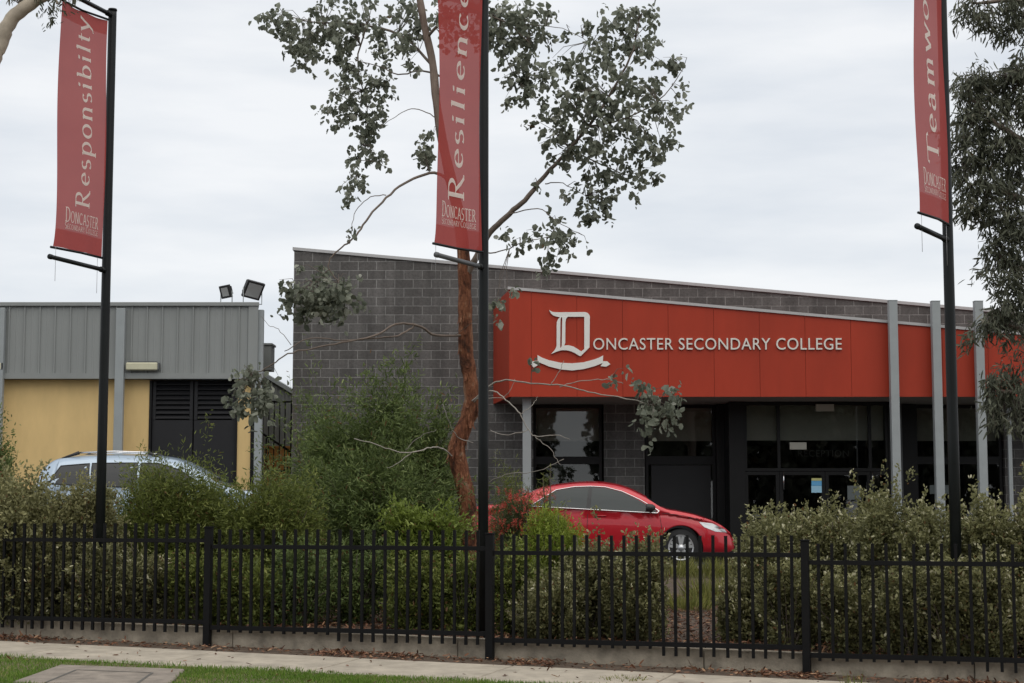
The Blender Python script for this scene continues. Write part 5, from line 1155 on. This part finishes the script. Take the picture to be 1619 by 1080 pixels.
tuft('weed', 'low weeds sprouting by the edging in the middle', 985, 1040, slabpt(985, 1043).y, 130, .055, .2, LM['drygrass'], 'weed', 1.5)
# ------------------------------------------------------------------ grass, litter, mulch
def scatter(n, u0, u1, v0, v1, dens=None):
    u = RNG.random(n) * (u1 - u0) + u0; v = RNG.random(n) * (v1 - v0) + v0
    if dens is not None:
        k = dens(u, v) > RNG.random(n); u, v = u[k], v[k]
    x = P0[0] + u * UC - v * US; y = P0[1] - u * US - v * UC; return u, v, x, y
def pat(u, v): return .5 + .5 * np.sin(u * 1.7 + np.sin(v * 3.1) * 1.3) * np.cos(v * 2.3 + u * .6)
def gd(u, v):
    d = .22 + 1.1 * pat(u, v) * (.4 + .8 * pat(u * 2.7 + 3, v * 3.3 + 1)); d *= np.where(u > .6, np.clip(1.0 - (u - .6) * .5, .06, 1), 1); return d
u, v, x, y = scatter(150000, -5.6, 5.5, 1.76, 3.9, gd)
def inquad(x, y, q):
    r_ = np.ones(len(x), bool); s0 = None
    for i in range(4):
        a, b = q[i], q[(i+1) % 4]; cr = (b.x-a.x)*(y-a.y) - (b.y-a.y)*(x-a.x); s0 = np.sign((b.x-a.x)*(q[(i+2)%4].y-a.y) - (b.y-a.y)*(q[(i+2)%4].x-a.x)); r_ &= (cr * s0 > 0)
    return r_
k = ~inquad(x, y, SLABQ)
u, v, x, y = u[k], v[k], x[k], y[k]
z = .108 - .018 * u - .02 * np.maximum(0, v - .6); n = len(x)
hgt = (.018 + .035 * RNG.random(n)) * (.6 + .8 * pat(u * 1.9 + 2, v * 2.2))
o = leaves('grass', np.stack([x, y, z], 1), np.stack([RNG.normal(size=n) * .45, RNG.normal(size=n) * .45, np.ones(n)], 1), hgt, .006, LM['grass'], None, DT, np.clip(RNG.random(n) * .8 + .25 * pat(u * 3, v), 0, 1)); tag(o, 'green lawn grass on the verge in front of the footpath', 'grass', kind='stuff')
def ld(u, v): return (.25 + .9 * (np.sin(u * 2.3 + 1) * np.sin(u * .9) > .25)) * np.exp(-np.abs(v - .18) * 2.2)
u, v, x, y = scatter(5200, -5.6, 5.5, .02, .62, ld); z = .108 - .018 * u + .004 + RNG.random(len(x)) * .022; n = len(x)
C1 = np.stack([x, y, z], 1)
u, v, x, y = scatter(26000, -5.6, 5.5, -6.5, -.14, None); zz = np.array([gz(a, b) for a, b in zip(x, y)]) + .004 + RNG.random(len(x)) * .02
C2 = np.stack([x, y, zz], 1); C = np.concatenate([C1, C2]); n = len(C)
u, v, x, y = scatter(500, -5.6, 5.5, .62, 2.6, None); z = .108 - .018 * u - .02 * np.maximum(0, v - .6) + .018; C = np.concatenate([C, np.stack([x, y, z], 1)[:160]]); n = len(C)
o = leaves('leaf_litter', C, np.stack([RNG.normal(size=n), RNG.normal(size=n), RNG.normal(size=n) * .3], 1), .055 * (.5 + RNG.random(n)), .018, LM['litter'], None, None, None, np.tile([0, 0, 1.], (n, 1))); tag(o, 'fallen brown leaves and bark mulch', 'leaf litter', kind='stuff')
# ------------------------------------------------------------------ the trees across the road, seen only as dark reflections in glass and paint
C, D_ = [], []; tb = MB()
for (x, y, w, h) in ((-34,-30,7,12),(-24,-26,6,11),(-16,-28,6,13),(-9.5,-24,5,12),(-.9,-23,4.2,11),(7.9,-24,4.8,12),(16,-26,5.5,11),(23,-24,5,12),(31,-28,7,13),(42,-30,7,12)):
    n = 6000; d = dirs(n); rad = RNG.random(n) ** .4
    C.append(np.stack([x + d[:,0]*w*.78*rad, y + d[:,1]*w*.6*rad, h*.52 + d[:,2]*h*.5*rad], 1)); D_.append(dirs(n)); tb.tube([(x, y, -.5), (x, y, h*.6)], [.3, .12], 8)
C = np.concatenate(C); D_ = np.concatenate(D_)
bt2 = leaves('tree_belt', C, D_, .5, .4, LM['gumdark']); tag(bt2, 'belt of trees across the road reflected in the windows', 'trees', kind='stuff'); tb.build('trunks', M['bark'], bt2)
